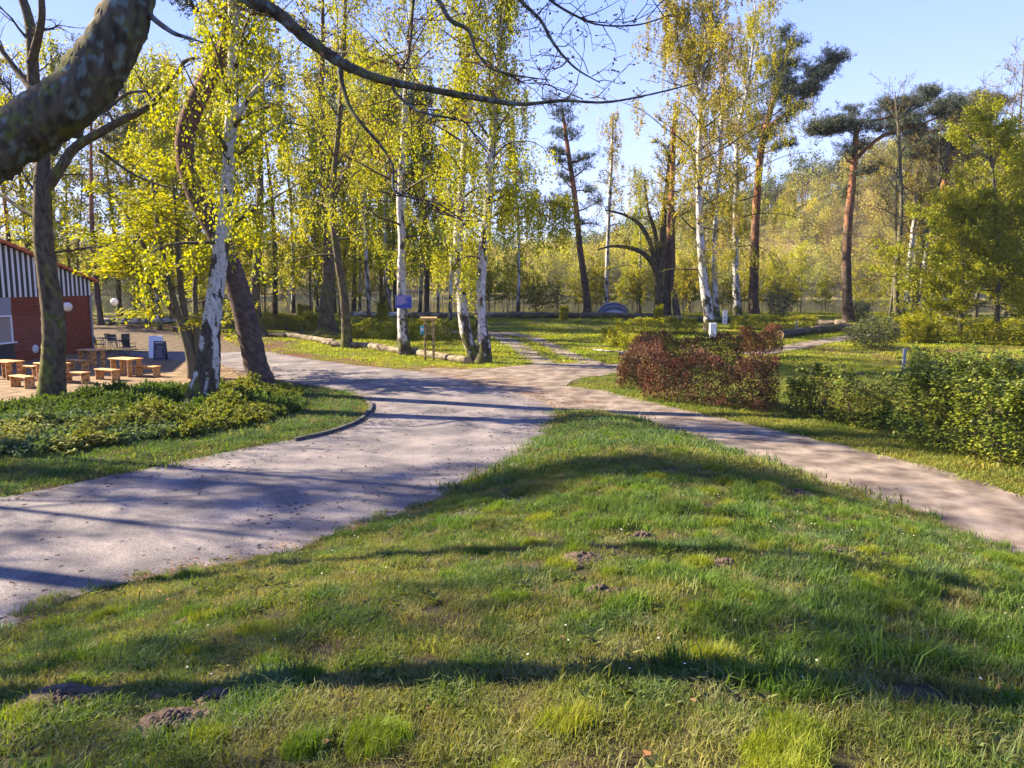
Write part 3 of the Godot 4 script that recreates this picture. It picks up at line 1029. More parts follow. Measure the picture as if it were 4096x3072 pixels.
func shrub_bed() -> void:
	rng.seed = 41
	var sprigs := []
	for k in 3:
		var b := Buf.new()
		for j in 5:
			var p := Vector3.ZERO
			var path := wander(p, Vector3(rng.randfn() * 0.5, 1.0, rng.randfn() * 0.5), 0.34, 4, 0.25, 0.0, 0.1)
			for m in 4:
				twig(b, path[m], path[m + 1], 0.004, 0.003, Color(0.5, 0.4, 0.25))
				for q in 4:
					leaf(b, path[m + 1], 0.085 * rng.randf_range(0.7, 1.25), 0.36, 0 if k < 2 else 2, vary(Color.WHITE, 0.3))
		sprigs.append(b.mesh(mats.shade_leaf))
	var area := PackedVector2Array()
	for p: Vector3 in [Vector3(-16.29, 0.00, -22.79), Vector3(-14.91, 0.00, -24.50), Vector3(-13.48, 0.00, -26.49), Vector3(-12.30, 0.00, -27.78), Vector3(-9.88, 0.00, -27.64), Vector3(-8.37, 0.00, -27.78), Vector3(-7.17, 0.00, -26.19), Vector3(-6.57, 0.00, -23.25), Vector3(-6.74, 0.00, -21.09), Vector3(-7.90, 0.00, -19.13), Vector3(-9.42, 0.00, -17.77), Vector3(-10.06, 0.00, -16.84), Vector3(-11.86, 0.00, -16.23)]:
		area.append(Vector2(p.x, p.z))
	var lists := [PackedFloat32Array(), PackedFloat32Array(), PackedFloat32Array()]
	for k in 9000:
		var z := -rng.randf_range(15.0, 28.0)
		var x := rng.randf_range(-19.0, -5.0)
		var p := Vector2(x, z)
		if not Geometry2D.is_point_in_polygon(p, area):
			continue
		var de := edge_dist(area, x, z)
		var n1 := nz.get_noise_2d(x * 30.0, z * 30.0)
		var n2 := nz.get_noise_2d(x * 70.0, z * 70.0 + 20.0)
		var mound := clampf(de * 0.6, 0.0, 1.0) * (0.42 + 0.8 * n1 + 0.6 * n2)
		if z < -21.0 and x > -13.5 and x < -10.0:
			mound *= 1.4
		if mound < 0.02 and rng.randf() < 0.6:
			continue
		var which := 0
		var col := Color(0.075, 0.115, 0.022)
		if z > -19.5 - 0.2 * (x + 12.0) and n2 + n1 * 0.5 > -0.05 and x < -9.0:
			which = 2
			col = Color(0.20, 0.215, 0.04)
		elif x > -10.5 and n1 > 0.0:
			which = 1
			col = Color(0.16, 0.18, 0.03)
		elif z > -20.5:
			which = 1
			col = Color(0.11, 0.16, 0.075)
		put(lists[which], Basis(Vector3.UP, rng.randf() * TAU).scaled(Vector3.ONE * rng.randf_range(0.55, 1.1)), Vector3(x, maxf(0.0, mound * rng.randf_range(0.2, 1.0) * (0.42 if x < -10.5 else 0.6)), z), vary(col, 0.3))
	scatter("shrub_cover", sprigs[0], lists[0], "dark green bramble cover round the birch and pine feet", "ground cover")
	scatter("shrub_cover", sprigs[1], lists[1], "blue green and light leafy cover on the island", "ground cover")
	scatter("shrub_cover", sprigs[2], lists[2], "yellow green leafy cover at the front of the island", "ground cover")

func far_woods() -> void:
	rng.seed = 99
	var kinds := []
	for k in 4:
		var b := Buf.new()
		twig(b, Vector3(0, -1, 0), Vector3(0, 7, 0), 0.22, 0.12, Color(0.7, 0.55, 0.45))
		for j in 5:
			twig(b, Vector3(0, 4, 0), Vector3(rng.randfn() * 2.0, 9, rng.randfn() * 2.0), 0.09, 0.04, Color(0.7, 0.55, 0.45))
		var blobs := []
		for j in 16:
			blobs.append(Vector3(rng.randfn() * 1.5, rng.randf_range(3.0, 12.5), rng.randfn() * 1.5) if k < 3 else Vector3(rng.randfn() * 1.0, rng.randf_range(5.0, 14.0), rng.randfn() * 1.0))
		for j in 560:
			var c: Vector3 = blobs[rng.randi() % 16]
			var p := c + Vector3(rng.randfn(), rng.randfn() * 0.8, rng.randfn()) * 0.95
			leaf(b, p, rng.randf_range(0.35, 0.7) * (1.0 if k != 1 else 0.75), 0.4 if k != 1 else 0.16, 0, vary(Color.WHITE, 0.25))
		kinds.append(b.mesh(mats.leaf))
	var lists := [PackedFloat32Array(), PackedFloat32Array(), PackedFloat32Array(), PackedFloat32Array()]
	for k in 2600:
		var x := rng.randf_range(-270.0, 310.0)
		var z := -rng.randf_range(238.0, 365.0)
		var y := far_height(x, z)
		if y < -0.3:
			continue
		var n := nz.get_noise_2d(x * 2.2, z * 2.2) + rng.randfn() * 0.22
		var which := 0
		var col := Color(0.27, 0.245, 0.035)
		if n > 0.30:
			which = 1
			col = Color(0.33, 0.24, 0.12)
		elif n < -0.28:
			which = 2
			col = Color(0.33, 0.31, 0.02)
		if -z > 325.0 and rng.randf() < 0.5:
			which = 3
			col = Color(0.05, 0.075, 0.04)
		elif -z < 275.0 and rng.randf() < 0.3:
			which = 2
			col = Color(0.33, 0.31, 0.02)
		var s := rng.randf_range(0.75, 1.25)
		put(lists[which], Basis(Vector3.UP, rng.randf() * TAU).scaled(Vector3(s, s * rng.randf_range(0.85, 1.2), s)), Vector3(x, y, z), vary(col, 0.42))
	var said := ["olive green spring wood on the far lake shore", "bare tan trees in the wood across the lake", "bright yellow green trees along the far lake shore", "dark pines on the ridge across the lake"]
	for k in 4:
		scatter("far_woodland", kinds[k], lists[k], said[k], "woodland")

# ---------------------------------------------------------------- hedges and bushes

func hedge(called: String, label: String, group: String, a: Vector3, b: Vector3, wide: float, tall: float, o: Dictionary, sd: int) -> Node3D:
	rng.seed = sd
	var t := thing(called, a, label, "hedge", group)
	var dir := (b - a)
	var length := Vector2(dir.x, dir.z).length()
	var u := Vector3(dir.x, 0, dir.z).normalized()
	var s := u.cross(Vector3.UP)
	var green := Buf.new()
	var wood := Buf.new()
	var area := 2.0 * (length + wide) * tall + length * wide
	var n := int(area * o.density)
	var holes: float = o.get("holes", -0.6)
	var low: float = o.get("low", 0.0)
	for k in n:
		var f := rng.randf() * area
		var p: Vector3
		var depth = absf(rng.randfn()) * o.get("depth", 0.14)
		var x := rng.randf() * length
		var hf := clampf(0.92 + 0.42 * nh.get_noise_2d((a.x + u.x * x) * 22.0, (a.z + u.z * x) * 22.0 + 7.0), 0.6, 1.15)
		var y := low + (tall - low) * sqrt(rng.randf()) if o.get("topheavy", false) else rng.randf_range(low, tall)
		if f < length * wide:
			p = u * x + s * rng.randf_range(-0.42, 0.42) * wide + Vector3(0, tall * hf - depth, 0)
		elif f < length * wide + 2.0 * length * tall:
			var side := 1.0 if rng.randf() < 0.5 else -1.0
			p = u * x + s * side * (wide * 0.5 * (1.0 - 0.3 * pow(y / tall, 3.0)) - depth) + Vector3(0, y * hf, 0)
		else:
			p = u * (depth if rng.randf() < 0.5 else length - depth) + s * rng.randf_range(-0.45, 0.45) * wide + Vector3(0, y * hf, 0)
		var g := a + p
		var bump := nh.get_noise_3d(g.x * 70.0, g.y * 70.0, g.z * 70.0)
		if bump < holes + 0.12 * rng.randfn():
			continue
		p += Vector3(bump * s.x, bump * 0.8, bump * s.z) * o.get("bumpy", 0.22)
		p.y += gh(a.x + p.x, a.z + p.z) - a.y
		var mixed := clampf(0.5 + 1.3 * nh.get_noise_3d(g.x * 25.0, g.y * 25.0 + 9.0, g.z * 25.0) + rng.randfn() * 0.2, 0.0, 1.0)
		leaf(green, p, o.leaf * rng.randf_range(0.65, 1.3), o.get("fat", 0.38), o.get("tab", 0), vary(o.col.lerp(o.col2, mixed), 0.25))
	var stems := int(length / o.get("spacing", 0.4)) + 1
	for k in stems:
		var f := (k + rng.randf()) / stems
		var root := u * (f * length) + s * rng.randfn() * wide * 0.12
		root.y = gh(a.x + root.x, a.z + root.z) - a.y - 0.05
		var path := wander(root, Vector3(rng.randfn() * 0.2, 1, rng.randfn() * 0.2), tall * rng.randf_range(0.75, 0.97), 5, 0.16, 0.1, 0.0)
		var one := Buf.new()
		tube(one, path, taper(path.size(), o.get("stem", 0.022) * rng.randf_range(0.6, 1.3), 0.006), 5, OAK, -9.0, 0.0)
		for j in int(o.get("side", 6)):
			var at := along(path, rng.randf_range(0.15, 1.0))
			var tw := wander(at, limb_dir(rng.randf() * TAU, rng.randf_range(0.1, 0.8)), rng.randf_range(0.2, 0.55) * wide, 3, 0.25, 0.05, 0.0)
			for m in 3:
				twig(one, tw[m], tw[m + 1], 0.008, 0.005, Color(0.055, 0.04, 0.03))
		part("stem", one.mesh(mats.bark), t)
	# unclipped shoots that break the outline
	for k in int(length * o.get("shoots", 0.0)):
		var root := u * rng.randf() * length + s * rng.randf_range(-0.5, 0.5) * wide
		root.y = gh(a.x + root.x, a.z + root.z) - a.y + tall * rng.randf_range(0.8, 1.0)
		var path := wander(root, Vector3(rng.randfn() * 0.6, 1, rng.randfn() * 0.6), rng.randf_range(0.12, 0.42), 3, 0.2, 0.0, 0.1)
		for m in 3:
			twig(wood, path[m], path[m + 1], 0.006, 0.004, Color(0.055, 0.04, 0.03))
			for q in 4:
				leaf(green, path[m + 1] + Vector3(rng.randfn(), rng.randfn(), rng.randfn()) * 0.03, o.leaf * rng.randf_range(0.6, 1.2), o.get("fat", 0.38), 0, vary(o.col.lerp(o.col2, rng.randf()), 0.25))
	part("foliage", green.mesh(mats[o.get("mat", "leaf")]), t)
	if wood.v.size():
		part("shoots", wood.mesh(mats.bark), t).set_meta("kind", "stuff")
	return t

func bush(called: String, label: String, category: String, group: String, at: Vector3, rx: float, ry: float, n: int, o: Dictionary, sd: int) -> Node3D:
	rng.seed = sd
	var t := thing(called, at, label, category, group)
	var green := Buf.new()
	var wood := Buf.new()
	for k in int(o.get("stems", 9)):
		var path := wander(Vector3(rng.randfn() * rx * 0.15, -0.05, rng.randfn() * rx * 0.15), Vector3(rng.randfn() * 0.5, 1.0, rng.randfn() * 0.5), ry * rng.randf_range(0.7, 1.0), 4, 0.15, 0.0, 0.0)
		for m in 4:
			twig(wood, path[m], path[m + 1], 0.018, 0.012, Color(0.06, 0.045, 0.032))
	for k in n:
		var d := Vector3(rng.randfn(), rng.randfn(), rng.randfn()).normalized()
		var r := pow(rng.randf(), 0.28)
		var p := Vector3(d.x * rx, ry * 0.52 + d.y * ry * 0.5, d.z * rx) * 1.0
		p = Vector3(p.x * r, ry * 0.5 + (p.y - ry * 0.5) * r, p.z * r)
		var g := at + p
		var bump := nh.get_noise_3d(g.x * 55.0, g.y * 55.0, g.z * 55.0)
		if bump < o.get("holes", -0.35):
			continue
		p += d * bump * rx * 0.35
		if p.y < 0.02:
			continue
		if o.get("pine", false):
			needles(green, p, 0.16, o.col.lerp(o.col2, rng.randf()), 9)
		else:
			leaf(green, p, o.leaf * rng.randf_range(0.65, 1.3), o.get("fat", 0.32), o.get("tab", 0), vary(o.col.lerp(o.col2, rng.randf()), 0.25))
	part("foliage", green.mesh(mats[o.get("mat", "leaf")]), t)
	part("stems", wood.mesh(mats.bark), t)
	return t

# ---------------------------------------------------------------- logs, stones, posts

func log_at(label: String, group: String, a: Vector3, b: Vector3, r: float, kind: int, sd: int) -> Node3D:
	rng.seed = sd
	var t := thing("log", a, label, "log", group)
	var d := b - a
	var pts := PackedVector3Array()
	var rad := PackedFloat32Array()
	var n := maxi(6, int(d.length() / 0.25))
	var side := d.cross(Vector3.UP).normalized()
	for k in n + 1:
		var f := float(k) / n
		var p := d * f + side * sin(f * 4.0 + sd) * 0.06
		p.y = gh(a.x + p.x, a.z + p.z) - a.y + r * 0.86
		pts.append(p)
		rad.append(r * (1.0 - 0.15 * f) * (1.0 + 0.05 * sin(f * 17.0 + sd)))
	var body := Buf.new()
	tube(body, pts, rad, 14, kind, -2.5, 0.12)
	part("bark", body.mesh(mats.bark), t)
	for e in 2:
		var c := pts[0] if e == 0 else pts[-1]
		var ax := (pts[1] - pts[0]).normalized() * (-1.0 if e == 0 else 1.0)
		var w := Buf.new()
		var u := ax.cross(Vector3.UP).normalized()
		var v := ax.cross(u)
		for k in 14:
			var p := u * cos(TAU * k / 14.0) + v * sin(TAU * k / 14.0)
			var q := u * cos(TAU * (k + 1) / 14.0) + v * sin(TAU * (k + 1) / 14.0)
			var rr := rad[0 if e == 0 else n] * 0.97
			w.tri(c + ax * 0.012, c + p * rr + ax * 0.006, c + q * rr + ax * 0.006, Color(0.36, 0.25, 0.13) * (1.0 if k % 2 else 0.9))
		part("cut_end", w.mesh(mats.bark), t)
	return t

func lump(b: Buf, c: Vector3, r: Vector3, rough: float, col: Color, rings := 10, around := 18) -> void:
	var first := b.v.size()
	for k in rings + 1:
		var el := PI * 0.5 * k / rings
		for s in around:
			var az := TAU * s / around
			var d := Vector3(cos(az) * cos(el), sin(el), sin(az) * cos(el))
			var p := c + d * r
			var f := 1.0 + rough * (nb.get_noise_3d(p.x * 60.0, p.y * 60.0, p.z * 60.0) + 0.7 * nb.get_noise_3d(p.x * 200.0, p.y * 200.0, p.z * 200.0))
			b.v.append(c + d * r * f)
			b.n.append((d / r).normalized())
			b.c.append(col)
	for k in rings:
		for s in around:
			var p := first + k * around + s
			var q := first + k * around + (s + 1) % around
			b.i.append(p); b.i.append(q); b.i.append(p + around)
			b.i.append(q); b.i.append(q + around); b.i.append(p + around)
	# normals from the faces
	for k in range(first, b.v.size()):
		var ring := (k - first) / around
		var s := (k - first) % around
		var l := b.v[first + ring * around + (s + around - 1) % around]
		var rr := b.v[first + ring * around + (s + 1) % around]
		var up := b.v[k + around if ring < rings else k]
		var dn := b.v[k - around if ring > 0 else k]
		var nn := (up - dn).cross(rr - l)
		if nn.length() > 1e-9 and nn.normalized().dot(b.n[k]) > 0.1:
			b.n[k] = nn.normalized()

func molehill(label: String, at: Vector3, r: float, sd: int) -> void:
	rng.seed = sd
	var b := Buf.new()
	lump(b, Vector3(0, -0.03, 0), Vector3(r, r * 0.42, r * 0.85), 0.17, Color.WHITE, 22, 60)
	for k in 70:
		var a := rng.randf() * TAU
		var d := r * rng.randf_range(0.1, 1.25)
		var s := rng.randf_range(0.008, 0.028)
		var x := cos(a) * d
		var z := sin(a) * d * 0.85
		var y := gh(at.x + x, at.z + z) - at.y + maxf(0.0, r * 0.40 * (1.0 - d / r)) - 0.005
		lump(b, Vector3(x, y, z), Vector3(s, s, s), 0.3, Color.WHITE, 3, 6)
	var o := solo("molehill", b.mesh(mats.soil), at)
	tag(o, label, "molehill", "molehills on the near bank")

func box_part(called: String, parent: Node3D, at: Vector3, size: Vector3, m: Material, turn := Vector3.ZERO) -> MeshInstance3D:
	# a box with chamfered edges
	var key := "box%.3f_%.3f_%.3f" % [size.x, size.y, size.z]
	if not mats.has(key):
		var b := Buf.new()
		var ch := minf(0.008, minf(size.x, minf(size.y, size.z)) * 0.2)
		var h := size * 0.5
		for ax in 3:
			for sg in [-1.0, 1.0]:
				var nn := Vector3.ZERO
				nn[ax] = sg
				var u := Vector3.ZERO
				u[(ax + 1) % 3] = 1.0
				var v := Vector3.ZERO
				v[(ax + 2) % 3] = sg
				var c := nn * h
				var hu := u * (h[(ax + 1) % 3] - ch)
				var hv := v * (h[(ax + 2) % 3] - ch)
				out_quad(b, c - hu - hv, c - hu + hv, c + hu + hv, c + hu - hv, nn)
				for e in [-1.0, 1.0]:
					# the chamfer towards the next axis; three axes and two signs cover all twelve edges
					var w := Vector3.ZERO
					w[(ax + 1) % 3] = e
					var p := c + w * (h - Vector3.ONE * ch)
					var q := w * h + nn * (h - Vector3.ONE * ch)
					out_quad(b, p - hv, p + hv, q + hv, q - hv, nn + w)
		mats[key] = b.mesh(null)
	return part(called, mats[key], parent, at, turn, m)

func out_quad(b: Buf, p: Vector3, q: Vector3, r: Vector3, s: Vector3, out: Vector3) -> void:
	if (r - p).cross(q - p).dot(out) >= 0.0:
		b.quad(p, q, r, s, Color.WHITE)
	else:
		b.quad(s, r, q, p, Color.WHITE)

func rod(a: Vector3, b: Vector3, r: float, sides := 8) -> ArrayMesh:
	var bu := Buf.new()
	rod_in(bu, a, b, r, sides, Color.WHITE)
	return bu.mesh(null)

func rod_in(bu: Buf, a: Vector3, b: Vector3, r: float, sides: int, col: Color) -> void:
	var t := (b - a).normalized()
	var u := t.cross(Vector3(0.21, 0.4, 0.9)).normalized()
	var w := t.cross(u)
	for k in sides:
		var d0 := u * cos(TAU * k / sides) + w * sin(TAU * k / sides)
		var d1 := u * cos(TAU * (k + 1) / sides) + w * sin(TAU * (k + 1) / sides)
		bu.quad(a + d0 * r, b + d0 * r, b + d1 * r, a + d1 * r, col)
		bu.tri(b + d0 * r, b, b + d1 * r, col)
		bu.tri(a + d1 * r, a, a + d0 * r, col)

# ---------------------------------------------------------------- cafe and its furniture

func wood_mat(sd: int, tone: Color) -> StandardMaterial3D:
	var m := StandardMaterial3D.new()
	m.albedo_color = tone.linear_to_srgb()
	m.albedo_texture = noise_tex(0.018, Color(0.40, 0.26, 0.17), Color(1.0, 0.97, 0.9), 256, 4, FastNoiseLite.TYPE_SIMPLEX_SMOOTH, sd, Color(0.93, 0.86, 0.74))
	m.uv1_triplanar = true
	m.uv1_scale = Vector3(1.6, 1.0, 1.6)
	m.roughness = 0.7
	return m

func make_table(label: String, at: Vector3, turn: float, m: Material) -> void:
	var t := thing("wooden_table", at, label, "table", "plank tables of the cafe terrace", turn)
	box_part("tabletop", t, Vector3(0, 0.745, 0), Vector3(1.35, 0.045, 0.70), m)
	for sx in [-1.0, 1.0]:
		for sz in [-1.0, 1.0]:
			box_part("leg", t, Vector3(sx * 0.50, 0.36, sz * 0.22), Vector3(0.05, 0.72, 0.24), m)
	box_part("rail", t, Vector3(0, 0.69, 0), Vector3(0.94, 0.06, 0.04), m)

func make_bench(label: String, at: Vector3, turn: float, m: Material) -> void:
	var t := thing("wooden_bench", at, label, "bench", "plank benches of the cafe terrace", turn)
	box_part("seat", t, Vector3(0, 0.44, 0), Vector3(1.16, 0.045, 0.38), m)
	for sx in [-1.0, 1.0]:
		box_part("leg", t, Vector3(sx * 0.50, 0.208, 0), Vector3(0.045, 0.416, 0.36), m)
	box_part("rail", t, Vector3(0, 0.36, 0), Vector3(0.95, 0.07, 0.035), m)

func make_chair(label: String, at: Vector3, turn: float) -> void:
	var t := thing("wicker_chair", at, label, "chair", "dark wicker chairs by the cafe corner", turn)
	var wk: Material = mats.wicker
	var mt: Material = mats.steel
	box_part("seat", t, Vector3(0, 0.44, 0), Vector3(0.47, 0.035, 0.46), wk)
	box_part("backrest", t, Vector3(0, 0.68, -0.245), Vector3(0.47, 0.40, 0.028), wk, Vector3(-0.16, 0, 0))
	for sx in [-1.0, 1.0]:
		part("leg", rod(Vector3(sx * 0.22, 0, 0.24), Vector3(sx * 0.22, 0.66, 0.2), 0.013), t, Vector3.ZERO, Vector3.ZERO, mt)
		part("leg", rod(Vector3(sx * 0.22, 0, -0.27), Vector3(sx * 0.22, 0.5, -0.2), 0.013), t, Vector3.ZERO, Vector3.ZERO, mt)
		box_part("armrest", t, Vector3(sx * 0.235, 0.655, -0.01), Vector3(0.045, 0.02, 0.44), wk)

func make_bistro(label: String, at: Vector3, turn: float) -> void:
	var t := thing("bistro_table", at, label, "table", "dark bistro tables by the cafe corner", turn)
	box_part("tabletop", t, Vector3(0, 0.72, 0), Vector3(0.95, 0.025, 0.75), mats.wicker)
	for sx in [-1.0, 1.0]:
		for sz in [-1.0, 1.0]:
			var b := Buf.new()
			var last := Vector3(sx * 0.16, 0.70, sz * 0.12)
			for k in 6:
				var f := (k + 1) / 6.0
				var p := Vector3(sx * (0.16 + 0.24 * f * f + 0.03 * sin(f * PI * 2.0)), 0.70 * (1.0 - f), sz * (0.12 + 0.18 * f * f))
				rod_in(b, last, p, 0.014, 6, Color.WHITE)
				last = p
			part("leg", b.mesh(null), t, Vector3.ZERO, Vector3.ZERO, mats.steel)

func build_cafe() -> void:
	rng.seed = 12
	var t := thing("cafe_building", Vector3(-24.45, 0, -44.9), "brick cafe with black and white striped gable and orange roof edge", "building")
	var deep := 9.0
	var long := 10.5
	var brick_h := 3.20
	var roof_at := func(z: float) -> float: return 4.15 + 0.222 * minf(z, 9.0) - (0.5 * (z - 9.0) if z > 9.0 else 0.0)
	var mortar := plain(0.30, 0.25, 0.22, 0.95)
	# masonry core behind the bricks, with the gable above
	var b := Buf.new()
	b.box(Vector3(-deep * 0.5 - 0.012, brick_h * 0.5, long * 0.5), Vector3(deep, brick_h, long), Basis.IDENTITY, Color(0.30, 0.25, 0.22))
	for k in 7:
		var z0 := long * k / 7.0
		var z1 := long * (k + 1) / 7.0
		var h0: float = roof_at.call(z0) - 0.06
		var h1: float = roof_at.call(z1) - 0.06
		b.quad(Vector3(-0.03, brick_h, z1), Vector3(-0.03, h1, z1), Vector3(-0.03, h0, z0), Vector3(-0.03, brick_h, z0), Color(0.03, 0.03, 0.035))
		b.quad(Vector3(-deep, brick_h, z0), Vector3(-deep, h0, z0), Vector3(-deep, h1, z1), Vector3(-deep, brick_h, z1), Color(0.03, 0.03, 0.035))
	b.quad(Vector3(-deep, brick_h, long), Vector3(-deep, roof_at.call(long) - 0.06, long), Vector3(-0.03, roof_at.call(long) - 0.06, long), Vector3(-0.03, brick_h, long), Color(0.03, 0.03, 0.035))
	b.quad(Vector3(-0.03, brick_h, 0), Vector3(-0.03, roof_at.call(0.0) - 0.06, 0), Vector3(-deep, roof_at.call(0.0) - 0.06, 0), Vector3(-deep, brick_h, 0), Color(0.03, 0.03, 0.035))
	var wall := part("wall", b.mesh(mats.bark), t)
	# bricks in running bond; window opening from z 7.35
	var bm := []
	for k in 4:
		bm.append(plain([0.20, 0.24, 0.17, 0.22][k], [0.052, 0.062, 0.045, 0.05][k], [0.032, 0.036, 0.03, 0.03][k], 0.9))
	var one := BoxMesh.new()
	one.size = Vector3(0.03, 0.064, 0.208)
	var half := BoxMesh.new()
	half.size = Vector3(0.03, 0.064, 0.10)
	var rest := [Buf.new(), Buf.new()]
	var singles := 0
	var rows := int(brick_h / 0.076)
	for r in rows:
		var y := 0.038 + r * 0.076
		var z := 0.0 if r % 2 == 0 else -0.109
		while z < long - 0.05:
			var c := z + 0.105
			var opening := c > 7.25 and c < 9.3
			var size := 0.208
			var mid := c
			if z < -0.01:
				size = 0.10
				mid = 0.052
			if not opening:
				if singles < 300 and c > 4.6 and c < 7.3 and y > 0.5 and y < 2.9 and (r < 30):
					part("brick", one if size > 0.15 else half, wall, Vector3(rng.randfn() * 0.0015 + 0.002, y, mid), Vector3.ZERO, bm[rng.randi() % 4])
					singles += 1
				else:
					var v := rng.randf_range(0.78, 1.2)
					rest[0].box(Vector3(0.002, y, mid), Vector3(0.03, 0.064, size), Basis.IDENTITY, Color(0.21 * v, 0.054 * v, 0.033 * v))
			z += 0.218
		# the far side wall
		z = 0.0 if r % 2 == 0 else 0.109
		while z < 3.0:
			var v := rng.randf_range(0.78, 1.2)
			rest[0].box(Vector3(-z - 0.12, y, -0.002), Vector3(0.208, 0.064, 0.03), Basis.IDENTITY, Color(0.21 * v, 0.054 * v, 0.033 * v))
			z += 0.218
	part("brickwork", rest[0].mesh(mats.bark), wall).set_meta("kind", "stuff")
	# gable boards, white on black
	var zb := 0.06
	var black := plain(0.022, 0.024, 0.03, 0.6)
	var white := plain(0.66, 0.66, 0.66, 0.6)
	var pale := true
	while zb < long - 0.3:
		var w := 0.17 if pale else 0.25
		var top: float = minf(roof_at.call(zb), roof_at.call(zb + w)) - 0.07
		box_part("gable_board", t, Vector3(0.005 if pale else -0.008, (brick_h + top) * 0.5 + 0.005, zb + w * 0.5), Vector3(0.034, top - brick_h, w - 0.004), white if pale else black)
		zb += w
		pale = not pale
	# roof slab with verge tiles
	var rf := Buf.new()
	for k in 9:
		var z0 := -0.5 + 9.5 * k / 9.0
		var z1 := -0.5 + 9.5 * (k + 1) / 9.0
		var y0: float = roof_at.call(z0)
		var y1: float = roof_at.call(z1)
		rf.quad(Vector3(-deep - 0.2, y0, z0), Vector3(0.18, y0, z0), Vector3(0.18, y1, z1), Vector3(-deep - 0.2, y1, z1), Color(0.35, 0.10, 0.045))
		rf.quad(Vector3(0.18, y0 - 0.06, z0), Vector3(-deep - 0.2, y0 - 0.06, z0), Vector3(-deep - 0.2, y1 - 0.06, z1), Vector3(0.18, y1 - 0.06, z1), Color(0.05, 0.04, 0.035))
	var y9: float = roof_at.call(9.0)
	var yl: float = roof_at.call(long + 0.3)
	rf.quad(Vector3(-deep - 0.2, y9, 9.0), Vector3(0.18, y9, 9.0), Vector3(0.18, yl, long + 0.3), Vector3(-deep - 0.2, yl, long + 0.3), Color(0.35, 0.10, 0.045))
	var roof := part("roof", rf.mesh(mats.bark), t)
	var tile_m := [plain(0.48, 0.12, 0.04, 0.8), plain(0.42, 0.10, 0.04, 0.8)]
	for k in 30:
		var z := -0.34 + k * 0.315
		box_part("verge_tile", roof, Vector3(0.16, roof_at.call(z) + 0.0 + 0.012 * (k % 2), z), Vector3(0.14, 0.15, 0.308), tile_m[k % 2], Vector3(-atan(0.222), 0, 0))
	# window, counter and panel at the near end
	var fw := plain(0.72, 0.72, 0.72, 0.5)
	var wn := box_part("window", t, Vector3(-0.16, 1.68, 8.28), Vector3(0.05, 1.20, 1.86), plain(0.012, 0.012, 0.014, 0.5))
	var glass := StandardMaterial3D.new()
	glass.albedo_color = Color(0.15, 0.17, 0.2, 0.08)
	glass.transparency = BaseMaterial3D.TRANSPARENCY_ALPHA
	glass.roughness = 0.03
	glass.metallic_specular = 0.3
	box_part("pane", wn, Vector3(0.12, 0, 0), Vector3(0.012, 1.12, 1.80), glass)
	box_part("frame", wn, Vector3(0.17, 0, -0.94), Vector3(0.07, 1.34, 0.09), fw)
	box_part("frame", wn, Vector3(0.17, 0, 0.94), Vector3(0.07, 1.34, 0.09), fw)
	box_part("frame", wn, Vector3(0.17, 0.63, 0), Vector3(0.07, 0.09, 1.79), fw)
	box_part("sill", wn, Vector3(0.24, -0.66, 0), Vector3(0.26, 0.06, 2.05), fw)
	box_part("counter_panel", t, Vector3(-0.02, 0.50, 8.28), Vector3(0.10, 0.96, 2.02), plain(0.018, 0.035, 0.045, 0.5))
	box_part("fascia_panel", t, Vector3(-0.01, 2.78, 8.28), Vector3(0.06, 0.80, 2.02), plain(0.24, 0.25, 0.30, 0.6))
	# downpipe at the corner, vent cover, wall lamp
	var pipe := Buf.new()
	rod_in(pipe, Vector3(0.09, 0.0, 0.28), Vector3(0.09, 3.05, 0.28), 0.05, 10, Color(0.30, 0.31, 0.32))
	rod_in(pipe, Vector3(0.09, 3.05, 0.28), Vector3(0.16, 3.2, 0.05), 0.05, 10, Color(0.30, 0.31, 0.32))
	var dp := part("downpipe", pipe.mesh(mats.paint), t)
	for y in [0.7, 2.2]:
		part("bracket", rod(Vector3(0.09, y, 0.28), Vector3(0.09, y + 0.05, 0.28), 0.065, 10), dp, Vector3.ZERO, Vector3.ZERO, mats.steel)
	var vent := Buf.new()
	lump(vent, Vector3(0, 0, 0), Vector3(0.22, 0.06, 0.27), 0.0, Color(0.55, 0.55, 0.55), 6, 16)
	part("vent_cover", vent.mesh(mats.paint), t, Vector3(0.01, 0.55, 5.6), Vector3(0, 0, -PI / 2))

func lantern(label: String, at: Vector3, r: float, top: Vector3) -> void:
	var t := thing("paper_lantern", at, label, "lantern", "white paper lanterns hanging in the trees")
	var b := Buf.new()
	var rings := 14
	for k in rings + 1:
		var el := PI * (float(k) / rings - 0.5) * 0.94
		for s in 20:
			var az := TAU * s / 20.0
			var rr := r * (1.0 + (0.025 if k % 2 else 0.0))
			var d := Vector3(cos(az) * cos(el), sin(el), sin(az) * cos(el))
			b.v.append(d * rr); b.n.append(d); b.c.append(Color(0.78, 0.76, 0.72))
	for k in rings:
		for s in 20:
			var p := k * 20 + s
			var q := k * 20 + (s + 1) % 20
			b.i.append(p); b.i.append(q); b.i.append(p + 20)
			b.i.append(q); b.i.append(q + 20); b.i.append(p + 20)
	part("shade", b.mesh(leaf_mat(Color(0.9, 0.88, 0.85))), t)
	part("cord", rod(Vector3(0, r, 0), top - at, 0.006, 5), t, Vector3.ZERO, Vector3.ZERO, mats.dark)

